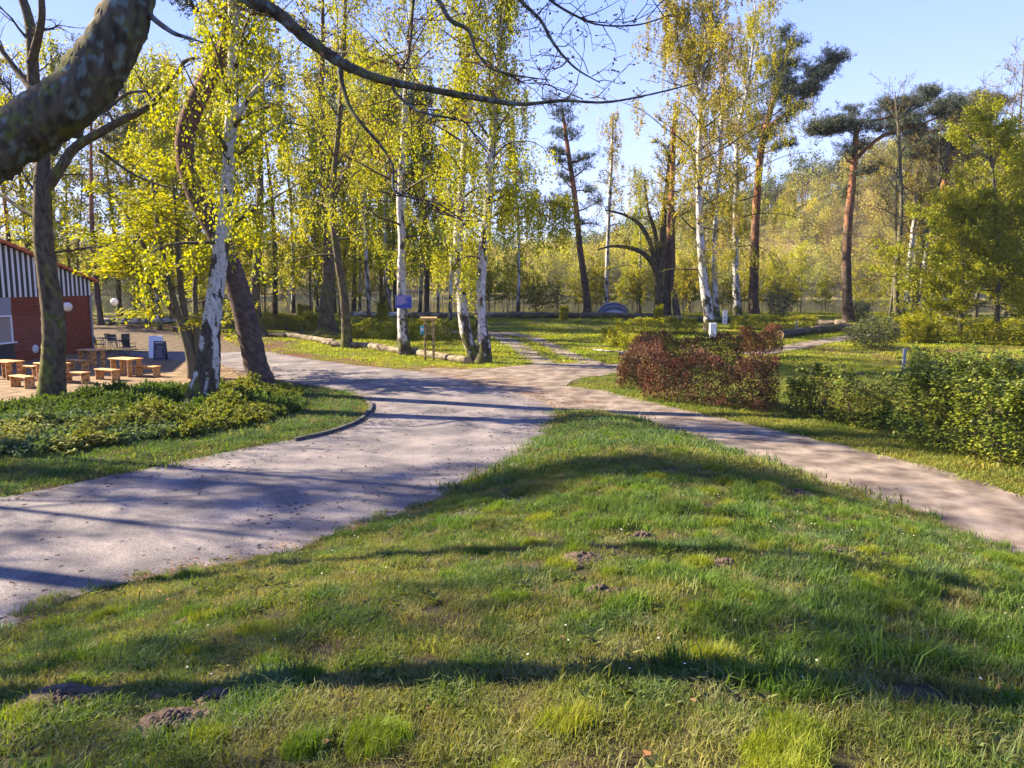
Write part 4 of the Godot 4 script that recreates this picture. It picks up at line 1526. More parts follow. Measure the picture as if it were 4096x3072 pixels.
func a_board(label: String, at: Vector3, turn: float, tall: float, wide: float, face: Material, edge: Material, scribble: bool) -> void:
	var t := thing("pavement_sign", at, label, "sign", "folding signs at the cafe corner", turn)
	for s in [-1.0, 1.0]:
		var lean := 0.16
		var p := box_part("panel", t, Vector3(0, tall * 0.5, s * (0.02 + sin(lean) * tall * 0.5)), Vector3(wide, tall * cos(lean), 0.022), face, Vector3(-s * lean, 0, 0))
		for e in [-1.0, 1.0]:
			box_part("frame", p, Vector3(e * (wide * 0.5 - 0.015), 0, s * 0.014), Vector3(0.04, tall * cos(lean) + 0.01, 0.03), edge)
			box_part("frame", p, Vector3(0, e * (tall * 0.49 - 0.02), s * 0.013), Vector3(wide - 0.07, 0.04, 0.03), edge)
		if scribble and s > 0.0:
			var b := Buf.new()
			rng.seed = 8
			var x := -wide * 0.36
			while x < wide * 0.34:
				var w := rng.randf_range(0.014, 0.03)
				b.box(Vector3(x, tall * 0.41, 0.017), Vector3(w, 0.045 * rng.randf_range(0.6, 1.0), 0.006), Basis.IDENTITY, Color(0.62, 0.62, 0.62))
				x += w + 0.012
			for line in 5:
				var y := tall * 0.18 - line * tall * 0.115
				var px := -wide * rng.randf_range(0.18, 0.36)
				var to := wide * rng.randf_range(0.1, 0.36)
				while px < to:
					var l := rng.randf_range(0.02, 0.045)
					b.box(Vector3(px, y + rng.randfn() * 0.008, 0.017), Vector3(l, 0.011, 0.005), Basis(Vector3.BACK, rng.randf_range(-1.4, 1.4)), Color(0.5, 0.5, 0.5))
					px += l * 0.8
			part("lettering", b.mesh(mats.paint), p)

func camp_items() -> void:
	var w1 := wood_mat(3, Color(0.66, 0.40, 0.19))
	var w2 := wood_mat(9, Color(0.60, 0.36, 0.17))
	make_table("plank table nearest the brick wall, in the shade of the cafe", Vector3(-19.97, 0.00, -36.38), -0.50, w2)
	make_table("sunlit plank table in front of the two folding signs", Vector3(-16.17, 0.00, -32.03), -0.45, w1)
	make_table("plank table half hidden behind the dark tree trunk", Vector3(-18.10, 0.00, -30.11), -0.45, w1)
	make_table("plank table cut by the edge of the photo, under the cafe window", Vector3(-20.45, 0.00, -30.92), -0.45, w2)
	make_bench("plank bench nearest the camera, beside the dark trunk", Vector3(-18.19, 0.00, -28.32), -0.55, w1)
	make_bench("plank bench standing just before the sunlit table", Vector3(-16.21, 0.00, -30.59), -0.48, w1)
	make_bench("plank bench at the far end of the sunlit table, closest to the birch", Vector3(-15.20, 0.00, -31.86), -0.40, w1)
	make_bench("shaded plank bench between the wall table and the dark trunk", Vector3(-19.56, 0.00, -34.43), -0.45, w2)
	make_bench("plank bench whose end pokes out behind the dark trunk", Vector3(-16.92, 0.00, -29.64), -0.42, w2)
	make_bench("plank bench behind the nearest bench, under the window table", Vector3(-20.26, 0.00, -32.03), -0.45, w2)
	make_chair("dark wicker chair nearest the brick corner", Vector3(-23.33, 0.03, -43.44), 1.9)
	make_chair("dark wicker chair behind the nearer bistro table", Vector3(-23.35, 0.06, -44.80), 0.5)
	make_chair("farthest dark wicker chair, only its back showing", Vector3(-23.96, 0.09, -45.89), 2.7)
	make_chair("dark wicker chair between the bistro tables and the road", Vector3(-22.76, 0.07, -45.07), 0.2)
	make_chair("dark wicker chair turned with its back to the camera", Vector3(-20.86, 0.01, -41.81), 2.9)
	make_bistro("dark bistro table close to the downpipe", Vector3(-23.39, 0.05, -44.25), 0.2)
	make_bistro("nearer dark bistro table between the wicker chairs", Vector3(-21.86, 0.02, -42.76), 0.1)
	var wht := plain(0.62, 0.66, 0.75, 0.5)
	a_board("tall white folding sign behind the chalkboard", Vector3(-18.57, 0.00, -40.03), 0.12, 1.18, 0.66, wht, plain(0.7, 0.7, 0.72, 0.5), false)
	a_board("dark blue chalkboard sign with chalk writing", Vector3(-17.82, 0.00, -38.82), 0.05, 1.0, 0.58, plain(0.018, 0.024, 0.055, 0.6), plain(0.02, 0.03, 0.075, 0.5), true)
	lantern("white paper lantern in front of the brick wall", Vector3(-19.83, 2.83, -34.43), 0.20, Vector3(-19.76, 4.02, -34.43))
	lantern("white paper lantern hanging above the wicker chairs", Vector3(-20.82, 2.92, -40.44), 0.19, Vector3(-20.70, 4.57, -40.44))

	# notice nailed to the birch
	var nt := thing("notice_board", Vector3(-5.72, 2.92, -41.12) + Vector3(0, 0, 0.36), "blue notice board with light text lines fixed to a birch", "sign")
	var bw: float = 0.830
	var bh: float = 0.669
	box_part("panel", nt, Vector3.ZERO, Vector3(bw, bh, 0.025), plain(0.02, 0.045, 0.32, 0.45))
	var tx := Buf.new()
	rng.seed = 4
	for k in 13:
		var y := bh * (0.42 - k * 0.052)
		var x := -bw * 0.44
		var stop := bw * rng.randf_range(0.05, 0.44)
		if k > 9:
			stop = bw * rng.randf_range(-0.2, 0.1)
		while x < stop:
			var l := rng.randf_range(0.02, 0.06)
			tx.box(Vector3(x + l * 0.5, y, 0.014), Vector3(l, 0.016, 0.004), Basis.IDENTITY, Color(0.55, 0.46, 0.56))
			x += l + 0.012
	part("lettering", tx.mesh(mats.paint), nt)
	for e in [-1.0, 1.0]:
		box_part("frame", nt, Vector3(e * bw * 0.5, 0, 0), Vector3(0.02, bh + 0.02, 0.034), plain(0.12, 0.14, 0.42, 0.5))
		box_part("frame", nt, Vector3(0, e * bh * 0.5, 0), Vector3(bw - 0.022, 0.02, 0.034), plain(0.12, 0.14, 0.42, 0.5))
	part("nail", rod(Vector3(0, bh * 0.3, -0.25), Vector3(0, bh * 0.3, 0.016), 0.012, 6), nt, Vector3.ZERO, Vector3.ZERO, mats.steel)

	# timber stand with a teal dispenser
	var st := thing("timber_stand", Vector3(-4.17, 0.00, -38.69), "pale timber stand with round top beam before the double birch", "stand")
	var tw := wood_mat(15, Color(0.44, 0.36, 0.17))
	box_part("post", st, Vector3(-0.21, 1.02, 0), Vector3(0.11, 2.04, 0.11), tw)
	box_part("post", st, Vector3(0.22, 1.0, 0.08), Vector3(0.11, 2.04, 0.11), tw)
	part("beam", rod(Vector3(-0.43, 2.12, 0.03), Vector3(0.42, 2.12, 0.06), 0.095, 16), st, Vector3.ZERO, Vector3.ZERO, wood_mat(16, Color(0.58, 0.46, 0.20)))
	box_part("shelf", st, Vector3(0.0, 1.38, 0.03), Vector3(0.32, 0.10, 0.05), tw)
	for k in 3:
		box_part("slat", st, Vector3(0.0, 1.52 + k * 0.1, 0.03), Vector3(0.32, 0.05, 0.04), tw)
	var bx := thing("bag_dispenser", Vector3(-4.17, 0.00, -38.69) + Vector3(-0.33, 1.54, 0.09), "teal dispenser box with a white label on the timber stand", "dispenser")
	box_part("housing", bx, Vector3(0, 0, 0), Vector3(0.19, 0.42, 0.12), plain(0.02, 0.27, 0.30, 0.5))
	box_part("label_plate", bx, Vector3(0, 0.05, 0.062), Vector3(0.13, 0.15, 0.006), plain(0.62, 0.62, 0.62, 0.6))
	box_part("outlet", bx, Vector3(0, -0.19, 0.058), Vector3(0.09, 0.05, 0.02), mats.dark)

	# posts and service pillars
	var pillars := [
		["tall white service pillar with dark sockets beyond the hedges", Vector3(16.75, 0.71, -60.66), 0.34, 1.05, true],
		["white square service box behind the brown hedge", Vector3(13.40, 0.29, -51.32), 0.42, 0.95, false],
	]
	for p in pillars:
		var o := thing("service_pillar", p[1], p[0], "pillar", "service pillars of the camp site")
		box_part("body", o, Vector3(0, p[3] * 0.5, 0), Vector3(p[2], p[3], p[2] * 0.8), plain(0.66, 0.64, 0.62, 0.5))
		box_part("cap", o, Vector3(0, p[3] + 0.02, 0), Vector3(p[2] + 0.04, 0.04, p[2] * 0.8 + 0.04), plain(0.6, 0.6, 0.6, 0.5))
		if p[4]:
			for k in 2:
				box_part("socket", o, Vector3(-0.02, 0.28 + 0.26 * k, p[2] * 0.4 + 0.01), Vector3(0.12, 0.08, 0.03), mats.steel)
	var posts := [
		["short grey post behind the long log", Vector3(-6.91, 0.11, -46.44), 0.07, 0.62],
		["short grey post among the hedge leaves near the oak", Vector3(-15.37, 0.51, -56.12), 0.07, 0.6],
		["grey marker post beside the dark curved log", Vector3(20.75, 0.51, -56.12), 0.09, 0.62],
		["pale grey post behind the clipped hedge at the verge", Vector3(17.13, 0.00, -33.43), 0.12, 1.0],
		["thin blue capped post at the lake logs", Vector3(-7.55, 1.00, -71.37), 0.07, 0.75],
	]
	for p in posts:
		var o := thing("marker_post", p[1], p[0], "post", "marker posts of the pitches")
		box_part("shaft", o, Vector3(0, p[3] * 0.5, 0), Vector3(p[2], p[3], p[2]), plain(0.26, 0.27, 0.26, 0.8))
		box_part("cap", o, Vector3(0, p[3] + 0.012, 0), Vector3(p[2] + 0.03, 0.05, p[2] + 0.03), plain(0.30, 0.34, 0.42, 0.6))
	# info board by the lake
	var ib := thing("information_board", Vector3(34.81, 0.77, -61.96), "white information board on two posts among young beeches", "sign")
	var iw: float = 0.927
	for e in [-1.0, 1.0]:
		box_part("post", ib, Vector3(e * iw * 0.36, 0.98, -0.04), Vector3(0.09, 1.96, 0.07), plain(0.5, 0.5, 0.5, 0.6))
	box_part("panel", ib, Vector3(0, 1.5, 0.02), Vector3(iw, 1.15, 0.04), plain(0.75, 0.76, 0.78, 0.5))
	box_part("roof", ib, Vector3(0, 2.11, 0.0), Vector3(iw + 0.1, 0.06, 0.2), plain(0.6, 0.6, 0.6, 0.6))

	# tent at the lake side
	var tent := thing("dome_tent", Vector3(9.01, 0.97, -68.70), "small grey dome tent pitched before the lake shrubs", "tent")
	var fly := Buf.new()
	var na := 22
	var nl := 14
	for k in nl + 1:
		var f := float(k) / nl * 2.0 - 1.0
		var sc := sqrt(maxf(0.02, 1.0 - f * f * 0.92))
		for s in na + 1:
			var ang := PI * s / na
			var y := sin(ang) * 1.32 * sc
			fly.v.append(Vector3(cos(ang) * 1.5 * (0.55 + 0.45 * sc), y, f * 1.2))
			fly.n.append(Vector3(cos(ang), sin(ang), f * 0.6).normalized())
			fly.c.append(Color(0.40, 0.40, 0.42) if y < 0.42 else Color(0.10, 0.095, 0.12))
	for k in nl:
		for s in na:
			var p := k * (na + 1) + s
			fly.i.append(p); fly.i.append(p + na + 1); fly.i.append(p + 1)
			fly.i.append(p + 1); fly.i.append(p + na + 1); fly.i.append(p + na + 2)
	part("fly", fly.mesh(mats.paint), tent)
	for hz in [0.55, 1.0]:
		var hoop := Buf.new()
		var sc := sqrt(1.0 - pow(hz / 1.2, 2.0) * 0.92)
		var last := Vector3(1.5 * (0.55 + 0.45 * sc) + 0.02, 0, hz)
		for s in 16:
			var ang := PI * (s + 1) / 16.0
			var p := Vector3(cos(ang) * (1.5 * (0.55 + 0.45 * sc) + 0.02), sin(ang) * (1.32 * sc + 0.02), hz)
			rod_in(hoop, last, p, 0.035, 6, Color(0.022, 0.022, 0.028))
			last = p
		part("hoop", hoop.mesh(mats.paint), tent)
	box_part("vent_peak", tent, Vector3(1.05, 1.02, -0.2), Vector3(0.5, 0.04, 0.5), plain(0.11, 0.10, 0.13, 0.7), Vector3(0, 0, 0.35))

	# wire fence along the lake
	var fa: Vector3 = Vector3(-7.01, 1.00, -77.74)
	var fb: Vector3 = Vector3(7.11, 1.00, -77.74)
	var fence := thing("wire_fence", fa, "thin wire fence along the lake behind the logs", "fence")
	var rel := fb - fa
	for k in 9:
		var p := rel * (k / 8.0)
		p.y = gh(fa.x + p.x, fa.z + p.z) - fa.y
		part("post", rod(p, p + Vector3(0, 1.75, 0), 0.035, 6), fence, Vector3.ZERO, Vector3.ZERO, mats.steel)
	for k in 5:
		part("wire", rod(Vector3(0, 0.2 + k * 0.37, 0), rel + Vector3(0, 0.2 + k * 0.37, 0), 0.012 if k < 4 else 0.022, 5), fence, Vector3.ZERO, Vector3.ZERO, mats.steel)
	# white rail on the ground and the little stump
	var sk := thing("fallen_branch", Vector3(4.68, 0.05, -44.25), "bleached white branch lying on the grass by the clipped hedge", "branch")
	var brb := Buf.new()
	var sp := smooth_path([Vector4(0, 0.05, 0, 0.05), Vector4(0.4, 0.07, 0.7, 0.045), Vector4(1.1, 0.05, 1.3, 0.04), Vector4(2.0, 0.08, 1.8, 0.03)], 0.15)
	tube(brb, sp[0], sp[1], 7, BIRCH, -3.0, 0.05)
	part("stick", brb.mesh(mats.bark), sk)
	var stumps := [["pale sawn stump at the corner of the brown hedge", Vector3(5.89, 0.00, -41.26), 0.13, 0.22, BIRCH], ["tall cut stump beside the white birches at the lake", Vector3(32.14, 0.85, -64.11), 0.22, 0.75, OAK], ["low broken stump near the information board", Vector3(32.30, 0.83, -63.61), 0.4, 0.4, OAK]]
	for s in stumps:
		var o := thing("tree_stump", s[1], s[0], "stump", "stumps on the meadow")
		var bb := Buf.new()
		tube(bb, PackedVector3Array([Vector3(0, -0.1, 0), Vector3(0, s[3] * 0.5, 0), Vector3(0.01, s[3], 0)]), PackedFloat32Array([s[2] * 1.1, s[2], s[2] * 0.95]), 14, s[4], -3.0, 0.1)
		part("bark", bb.mesh(mats.bark), o)
		part("cut_face", rod(Vector3(0.01, s[3] - 0.01, 0), Vector3(0.01, s[3] + 0.008, 0), s[2] * 0.9, 14), o, Vector3.ZERO, Vector3.ZERO, plain(0.5, 0.36, 0.2, 0.8))

# ---------------------------------------------------------------- the scene

func _ready() -> void:
	rng.seed = 1
	nz.seed = 3
	nz.frequency = 0.01
	nz.fractal_octaves = 3
	nb.seed = 11
	nb.frequency = 0.15
	nh.seed = 6
	nh.frequency = 0.035
	nb.fractal_octaves = 3

	var cam := Camera3D.new()
	cam.name = "camera"
	add_child(cam)
	cam.position = Vector3(0, 3.8, 0)
	cam.rotation = Vector3(-atan(396.0 / 3073.0), 0, 0)
	cam.fov = rad_to_deg(2.0 * atan(1536.0 / 3073.0))
	cam.near = 0.05
	cam.far = 1200.0
	cam.current = true

	var sky := ProceduralSkyMaterial.new()
	sky.sky_top_color = Color(0.046, 0.092, 0.31).linear_to_srgb()
	sky.sky_horizon_color = Color(0.23, 0.27, 0.37).linear_to_srgb()
	sky.sky_curve = 0.16
	sky.ground_bottom_color = Color(0.10, 0.10, 0.07)
	sky.ground_horizon_color = Color(0.23, 0.27, 0.37).linear_to_srgb()
	sky.sun_angle_max = 2.0
	var env := Environment.new()
	env.background_mode = Environment.BG_SKY
	env.sky = Sky.new()
	env.sky.sky_material = sky
	env.tonemap_mode = Environment.TONE_MAPPER_LINEAR
	env.tonemap_exposure = 5.2
	env.sdfgi_enabled = true
	env.ssao_enabled = true
	env.ssil_enabled = true
	env.fog_enabled = true
	env.fog_density = 0.00013
	env.fog_light_color = Color(0.86, 0.88, 0.9)
	var we := WorldEnvironment.new()
	we.name = "environment"
	we.environment = env
	add_child(we)

	var sun := DirectionalLight3D.new()
	sun.name = "sun"
	add_child(sun)
	sun.look_at_from_position(Vector3.ZERO, Vector3(0.93, -0.61, 0.26), Vector3.UP)
	sun.light_energy = 1.6
	sun.light_color = Color(1.0, 0.935, 0.81)
	sun.light_angular_distance = 0.55
	sun.shadow_enabled = true

	make_tables()
	make_materials()
	build_setting()
	print("setting ", Time.get_ticks_msec())
	build_cafe()
	near_trees()
	print("near trees ", Time.get_ticks_msec())
	far_trees()
	print("far trees ", Time.get_ticks_msec())
	far_woods()
	hedges()
	logs()
	camp_items()
	print("things ", Time.get_ticks_msec())
	var hills := [
		["wide molehill lowest on the bank, at the frame's lower left", Vector3(-2.82, 1.18, -4.45), 0.30], ["dark round molehill beside the wide one", Vector3(-1.89, 1.38, -3.99), 0.21],
		["small molehill above the dark round one", Vector3(-1.78, 1.33, -4.35), 0.13], ["flat molehill nearest the asphalt edge", Vector3(-2.81, 0.87, -6.37), 0.17],
		["small brown molehill in mid bank", Vector3(0.33, 0.92, -9.16), 0.13], ["earthy molehill strip below the long grass", Vector3(0.66, 1.19, -6.94), 0.24],
		["dark molehill beside the brightest grass tuft", Vector3(0.68, 1.33, -5.87), 0.16], ["little molehill in the shadow stripe of the bank", Vector3(0.21, 1.20, -6.67), 0.11],
		["black earthed molehill towards the gravel path", Vector3(1.97, 1.24, -6.83), 0.14], ["long molehill close under the gravel path", Vector3(4.47, 0.59, -11.60), 0.22],
		["molehill half way up to the gravel path", Vector3(2.97, 1.02, -8.60), 0.16], ["molehill between the daisies and the path", Vector3(1.40, 1.12, -7.99), 0.15],
		["worn bare molehill low on the right slope", Vector3(3.24, 1.10, -7.49), 0.16],
	]
	var spots := []
	for k in hills.size():
		molehill(hills[k][0], on_ground(hills[k][1]), hills[k][2], 300 + k)
		spots.append(Vector3(hills[k][1].x, -hills[k][1].z, hills[k][2] * 1.1))
	grow_grass(spots)
	print("grass ", Time.get_ticks_msec())
	shrub_bed()
	weeds()
	litter()
	print("done ", Time.get_ticks_msec())

var FRESH := Color(0.385, 0.365, 0.012)
var LIME := Color(0.265, 0.30, 0.012)
var OLIVE := Color(0.25, 0.20, 0.03)
var TAN := Color(0.24, 0.16, 0.075)
var PINEGREEN := Color(0.035, 0.055, 0.032)
var PINEBLUE := Color(0.055, 0.075, 0.055)

func near_trees() -> void:
	# the leaning oak whose trunk and boughs hang over the bank
	var oak_opts := {"bark": LICHEN, "from": 5.5, "limbs": 5, "reach": 2.2, "kids": 4, "per_metre": 2.0, "leaf": 0.035, "col": Color(0.10, 0.07, 0.03), "col2": Color(0.13, 0.10, 0.03), "tab": 0, "puff": 0.03, "flare": 0.35, "crown_on_all": false}
	var oak := tree("leaning_oak", "thick leaning oak trunk with pale lichen, reaching over the bank", "", [
		[Vector4(-6.20, 0.55, -5.30, 0.240), Vector4(-6.05, 1.50, -5.30, 0.205), Vector4(-5.70, 2.60, -5.35, 0.190), Vector4(-4.90, 3.75, -5.40, 0.180), Vector4(-3.56, 4.74, -5.50, 0.183), Vector4(-3.05, 5.06, -5.50, 0.183), Vector4(-2.79, 5.34, -5.50, 0.170), Vector4(-2.63, 5.62, -5.50, 0.152), Vector4(-2.55, 6.00, -5.60, 0.137), Vector4(-2.47, 6.57, -5.80, 0.123), Vector4(-2.30, 7.53, -6.20, 0.101), Vector4(-2.02, 8.66, -6.60, 0.064)],
		[Vector4(-2.51, 6.49, -5.80, 0.066), Vector4(-2.29, 6.22, -6.00, 0.051), Vector4(-2.02, 5.97, -6.20, 0.050), Vector4(-1.84, 5.91, -6.30, 0.048), Vector4(-1.64, 5.75, -6.40, 0.046), Vector4(-1.41, 5.60, -6.50, 0.042), Vector4(-1.11, 5.47, -6.50, 0.034), Vector4(-0.72, 5.41, -6.60, 0.029), Vector4(-0.31, 5.36, -6.70, 0.025), Vector4(0.07, 5.33, -6.80, 0.019), Vector4(0.44, 5.38, -6.90, 0.013), Vector4(0.82, 5.39, -7.00, 0.010), Vector4(1.23, 5.48, -7.10, 0.008), Vector4(1.65, 5.60, -7.20, 0.005)],
		[Vector4(-1.39, 5.59, -6.50, 0.025), Vector4(-1.38, 5.43, -6.50, 0.021), Vector4(-1.31, 5.22, -6.45, 0.018), Vector4(-1.22, 5.10, -6.40, 0.016), Vector4(-1.05, 4.90, -6.40, 0.014), Vector4(-0.96, 4.74, -6.35, 0.012), Vector4(-0.94, 4.55, -6.30, 0.010), Vector4(-0.78, 4.49, -6.30, 0.008), Vector4(-0.60, 4.45, -6.30, 0.007), Vector4(-0.40, 4.32, -6.30, 0.004)],
		[Vector4(-0.97, 5.43, -6.50, 0.017), Vector4(-0.95, 5.35, -6.50, 0.015), Vector4(-0.80, 5.22, -6.45, 0.013), Vector4(-0.66, 5.16, -6.40, 0.011), Vector4(-0.40, 5.11, -6.40, 0.009), Vector4(-0.32, 5.02, -6.40, 0.007), Vector4(-0.18, 4.84, -6.40, 0.004)],
		[Vector4(-1.14, 6.76, -6.80, 0.029), Vector4(-0.83, 6.43, -6.80, 0.027), Vector4(-0.62, 6.17, -6.80, 0.023), Vector4(-0.52, 6.01, -6.80, 0.020), Vector4(-0.37, 5.93, -6.80, 0.017), Vector4(-0.31, 5.77, -6.80, 0.013), Vector4(-0.19, 5.63, -6.80, 0.011), Vector4(0.00, 5.57, -6.80, 0.009), Vector4(0.33, 5.55, -6.90, 0.004)],
		[Vector4(-0.72, 6.48, -6.60, 0.016), Vector4(-0.80, 6.10, -6.60, 0.014), Vector4(-0.83, 5.81, -6.60, 0.012), Vector4(-0.86, 5.63, -6.60, 0.009), Vector4(-0.94, 5.54, -6.60, 0.005)],
		[Vector4(-0.19, 6.56, -7.00, 0.021), Vector4(0.07, 6.24, -7.00, 0.017), Vector4(0.24, 6.08, -7.00, 0.015), Vector4(0.37, 5.87, -7.00, 0.013), Vector4(0.55, 5.68, -7.00, 0.009), Vector4(0.78, 5.58, -7.10, 0.005)],
		[Vector4(0.07, 6.56, -7.20, 0.016), Vector4(0.34, 6.31, -7.20, 0.013), Vector4(0.56, 6.18, -7.20, 0.011), Vector4(0.78, 6.10, -7.20, 0.008), Vector4(1.12, 6.10, -7.20, 0.007), Vector4(1.43, 6.19, -7.20, 0.004)],
		[Vector4(-2.57, 5.72, -5.60, 0.036), Vector4(-2.43, 5.59, -5.50, 0.021), Vector4(-2.29, 5.49, -5.45, 0.016), Vector4(-2.16, 5.44, -5.40, 0.009), Vector4(-2.06, 5.41, -5.40, 0.004)],
	], LICHEN, "spray", oak_opts, 21, 72, 0.022)
	# fine budding twigs on the overhead boughs
	rng.seed = 33
	var tw := Buf.new()
	var buds := Buf.new()
	var origin: Vector3 = oak.position
	for bough in [[Vector4(-1.11, 5.47, -6.50, 0.021), Vector4(-0.31, 5.36, -6.70, 0.016), Vector4(0.44, 5.38, -6.90, 0.013), Vector4(1.65, 5.60, -7.20, 0.005)], [Vector4(-0.37, 5.93, -6.80, 0.017), Vector4(-0.19, 5.63, -6.80, 0.011), Vector4(0.33, 5.55, -6.90, 0.004)], [Vector4(0.07, 6.24, -7.00, 0.017), Vector4(0.37, 5.87, -7.00, 0.013), Vector4(0.78, 5.58, -7.10, 0.005)], [Vector4(0.34, 6.31, -7.20, 0.013), Vector4(0.78, 6.10, -7.20, 0.008), Vector4(1.43, 6.19, -7.20, 0.004)], [Vector4(-1.32, 5.24, -6.50, 0.016), Vector4(-0.94, 4.55, -6.30, 0.010), Vector4(-0.40, 4.32, -6.30, 0.004)], [Vector4(-0.95, 5.35, -6.50, 0.016), Vector4(-0.40, 5.11, -6.40, 0.010), Vector4(-0.18, 4.84, -6.40, 0.004)], [Vector4(-2.02, 5.97, -6.20, 0.040), Vector4(-1.64, 5.75, -6.40, 0.042), Vector4(-1.41, 5.60, -6.50, 0.042)], [Vector4(-0.80, 6.10, -6.60, 0.014), Vector4(-0.86, 5.63, -6.60, 0.009), Vector4(-0.94, 5.54, -6.60, 0.005)]]:
		var sp := smooth_path(bough, 0.08)
		for k in 15:
			var at: Vector3 = along(sp[0], rng.randf_range(0.1, 1.0)) - origin
			var path := wander(at, limb_dir(rng.randf() * TAU, rng.randf_range(-0.6, 0.8)), rng.randf_range(0.2, 0.75), 4, 0.25, 0.02, 0.0)
			for m in 4:
				twig(tw, path[m], path[m + 1], 0.0055 - 0.001 * m, 0.0045 - 0.001 * m, Color(0.07, 0.05, 0.04))
				var so := path[m + 1] + limb_dir(rng.randf() * TAU, rng.randf_range(-0.3, 0.9)) * rng.randf_range(0.06, 0.2)
				twig(tw, path[m + 1], so, 0.003, 0.002, Color(0.075, 0.05, 0.04))
				for q in 3:
					leaf(buds, so, rng.randf_range(0.012, 0.03), 0.4, 0, vary(Color(0.11, 0.065, 0.04), 0.3))
	part("twigs", tw.mesh(mats.bark), oak)
	part("buds", buds.mesh(mats.brown_leaf), oak)

	# dark oak in front of the cafe
	tree("bare_oak", "dark bare oak standing before the brick cafe", "", [
		[Vector4(-15.09, 0.00, -24.88, 0.405), Vector4(-14.93, 1.30, -24.88, 0.364), Vector4(-14.81, 2.52, -24.88, 0.340), Vector4(-14.89, 4.12, -24.88, 0.300), Vector4(-14.94, 5.30, -24.88, 0.283), Vector4(-14.85, 6.78, -24.88, 0.251), Vector4(-14.88, 8.04, -25.08, 0.204), Vector4(-15.12, 9.46, -25.28, 0.181), Vector4(-15.09, 10.75, -25.28, 0.173), Vector4(-15.21, 12.01, -25.48, 0.149), Vector4(-15.62, 13.20, -25.68, 0.109), Vector4(-16.16, 14.55, -26.08, 0.059)],
		[Vector4(-14.68, 6.89, -24.88, 0.186), Vector4(-14.16, 7.55, -24.88, 0.154), Vector4(-13.72, 8.08, -24.88, 0.146), Vector4(-12.75, 8.48, -24.58, 0.128), Vector4(-11.85, 8.85, -24.38, 0.111), Vector4(-10.93, 9.19, -24.08, 0.094), Vector4(-10.12, 9.86, -23.88, 0.070), Vector4(-9.64, 10.34, -23.68, 0.054), Vector4(-9.11, 10.39, -23.48, 0.031)],
		[Vector4(-13.56, 8.20, -24.88, 0.097), Vector4(-13.51, 8.61, -24.88, 0.081), Vector4(-13.27, 8.99, -24.88, 0.073), Vector4(-12.91, 9.30, -25.28, 0.058), Vector4(-12.27, 9.93, -25.68, 0.050), Vector4(-11.40, 9.98, -25.88, 0.034)],
		[Vector4(-14.71, 9.52, -24.88, 0.138), Vector4(-15.51, 10.32, -25.38, 0.099), Vector4(-16.19, 11.09, -25.68, 0.075), Vector4(-16.88, 12.06, -25.88, 0.042)],
		[Vector4(-14.85, 10.71, -24.88, 0.138), Vector4(-14.19, 11.72, -24.38, 0.103), Vector4(-13.95, 12.79, -24.18, 0.079), Vector4(-13.25, 13.78, -23.88, 0.039)],
		[Vector4(-14.88, 5.85, -24.88, 0.121), Vector4(-15.72, 6.19, -25.18, 0.074), Vector4(-16.44, 6.61, -25.48, 0.058), Vector4(-17.40, 7.06, -25.88, 0.034)],
		[Vector4(-14.45, 7.85, -24.88, 0.097), Vector4(-13.82, 9.05, -25.18, 0.074), Vector4(-13.29, 9.89, -25.48, 0.050), Vector4(-12.58, 10.96, -25.78, 0.025)],
		[Vector4(-13.05, 8.04, -25.08, 0.057), Vector4(-12.04, 7.32, -24.88, 0.040), Vector4(-11.03, 6.91, -24.68, 0.032), Vector4(-10.21, 6.74, -24.58, 0.020)],
	], OAK, "spray", {"bark": OAK, "from": 4.6, "limbs": 9, "reach": 2.3, "kids": 5, "kids2": 3, "levels": 2, "leafy": 2, "per_metre": 11.2, "leaf": 0.05, "col": OLIVE, "col2": Color(0.14, 0.13, 0.03), "tab": 0, "puff": 0.05, "flare": 0.3, "thick": 0.06}, 52, 26, 0.08)

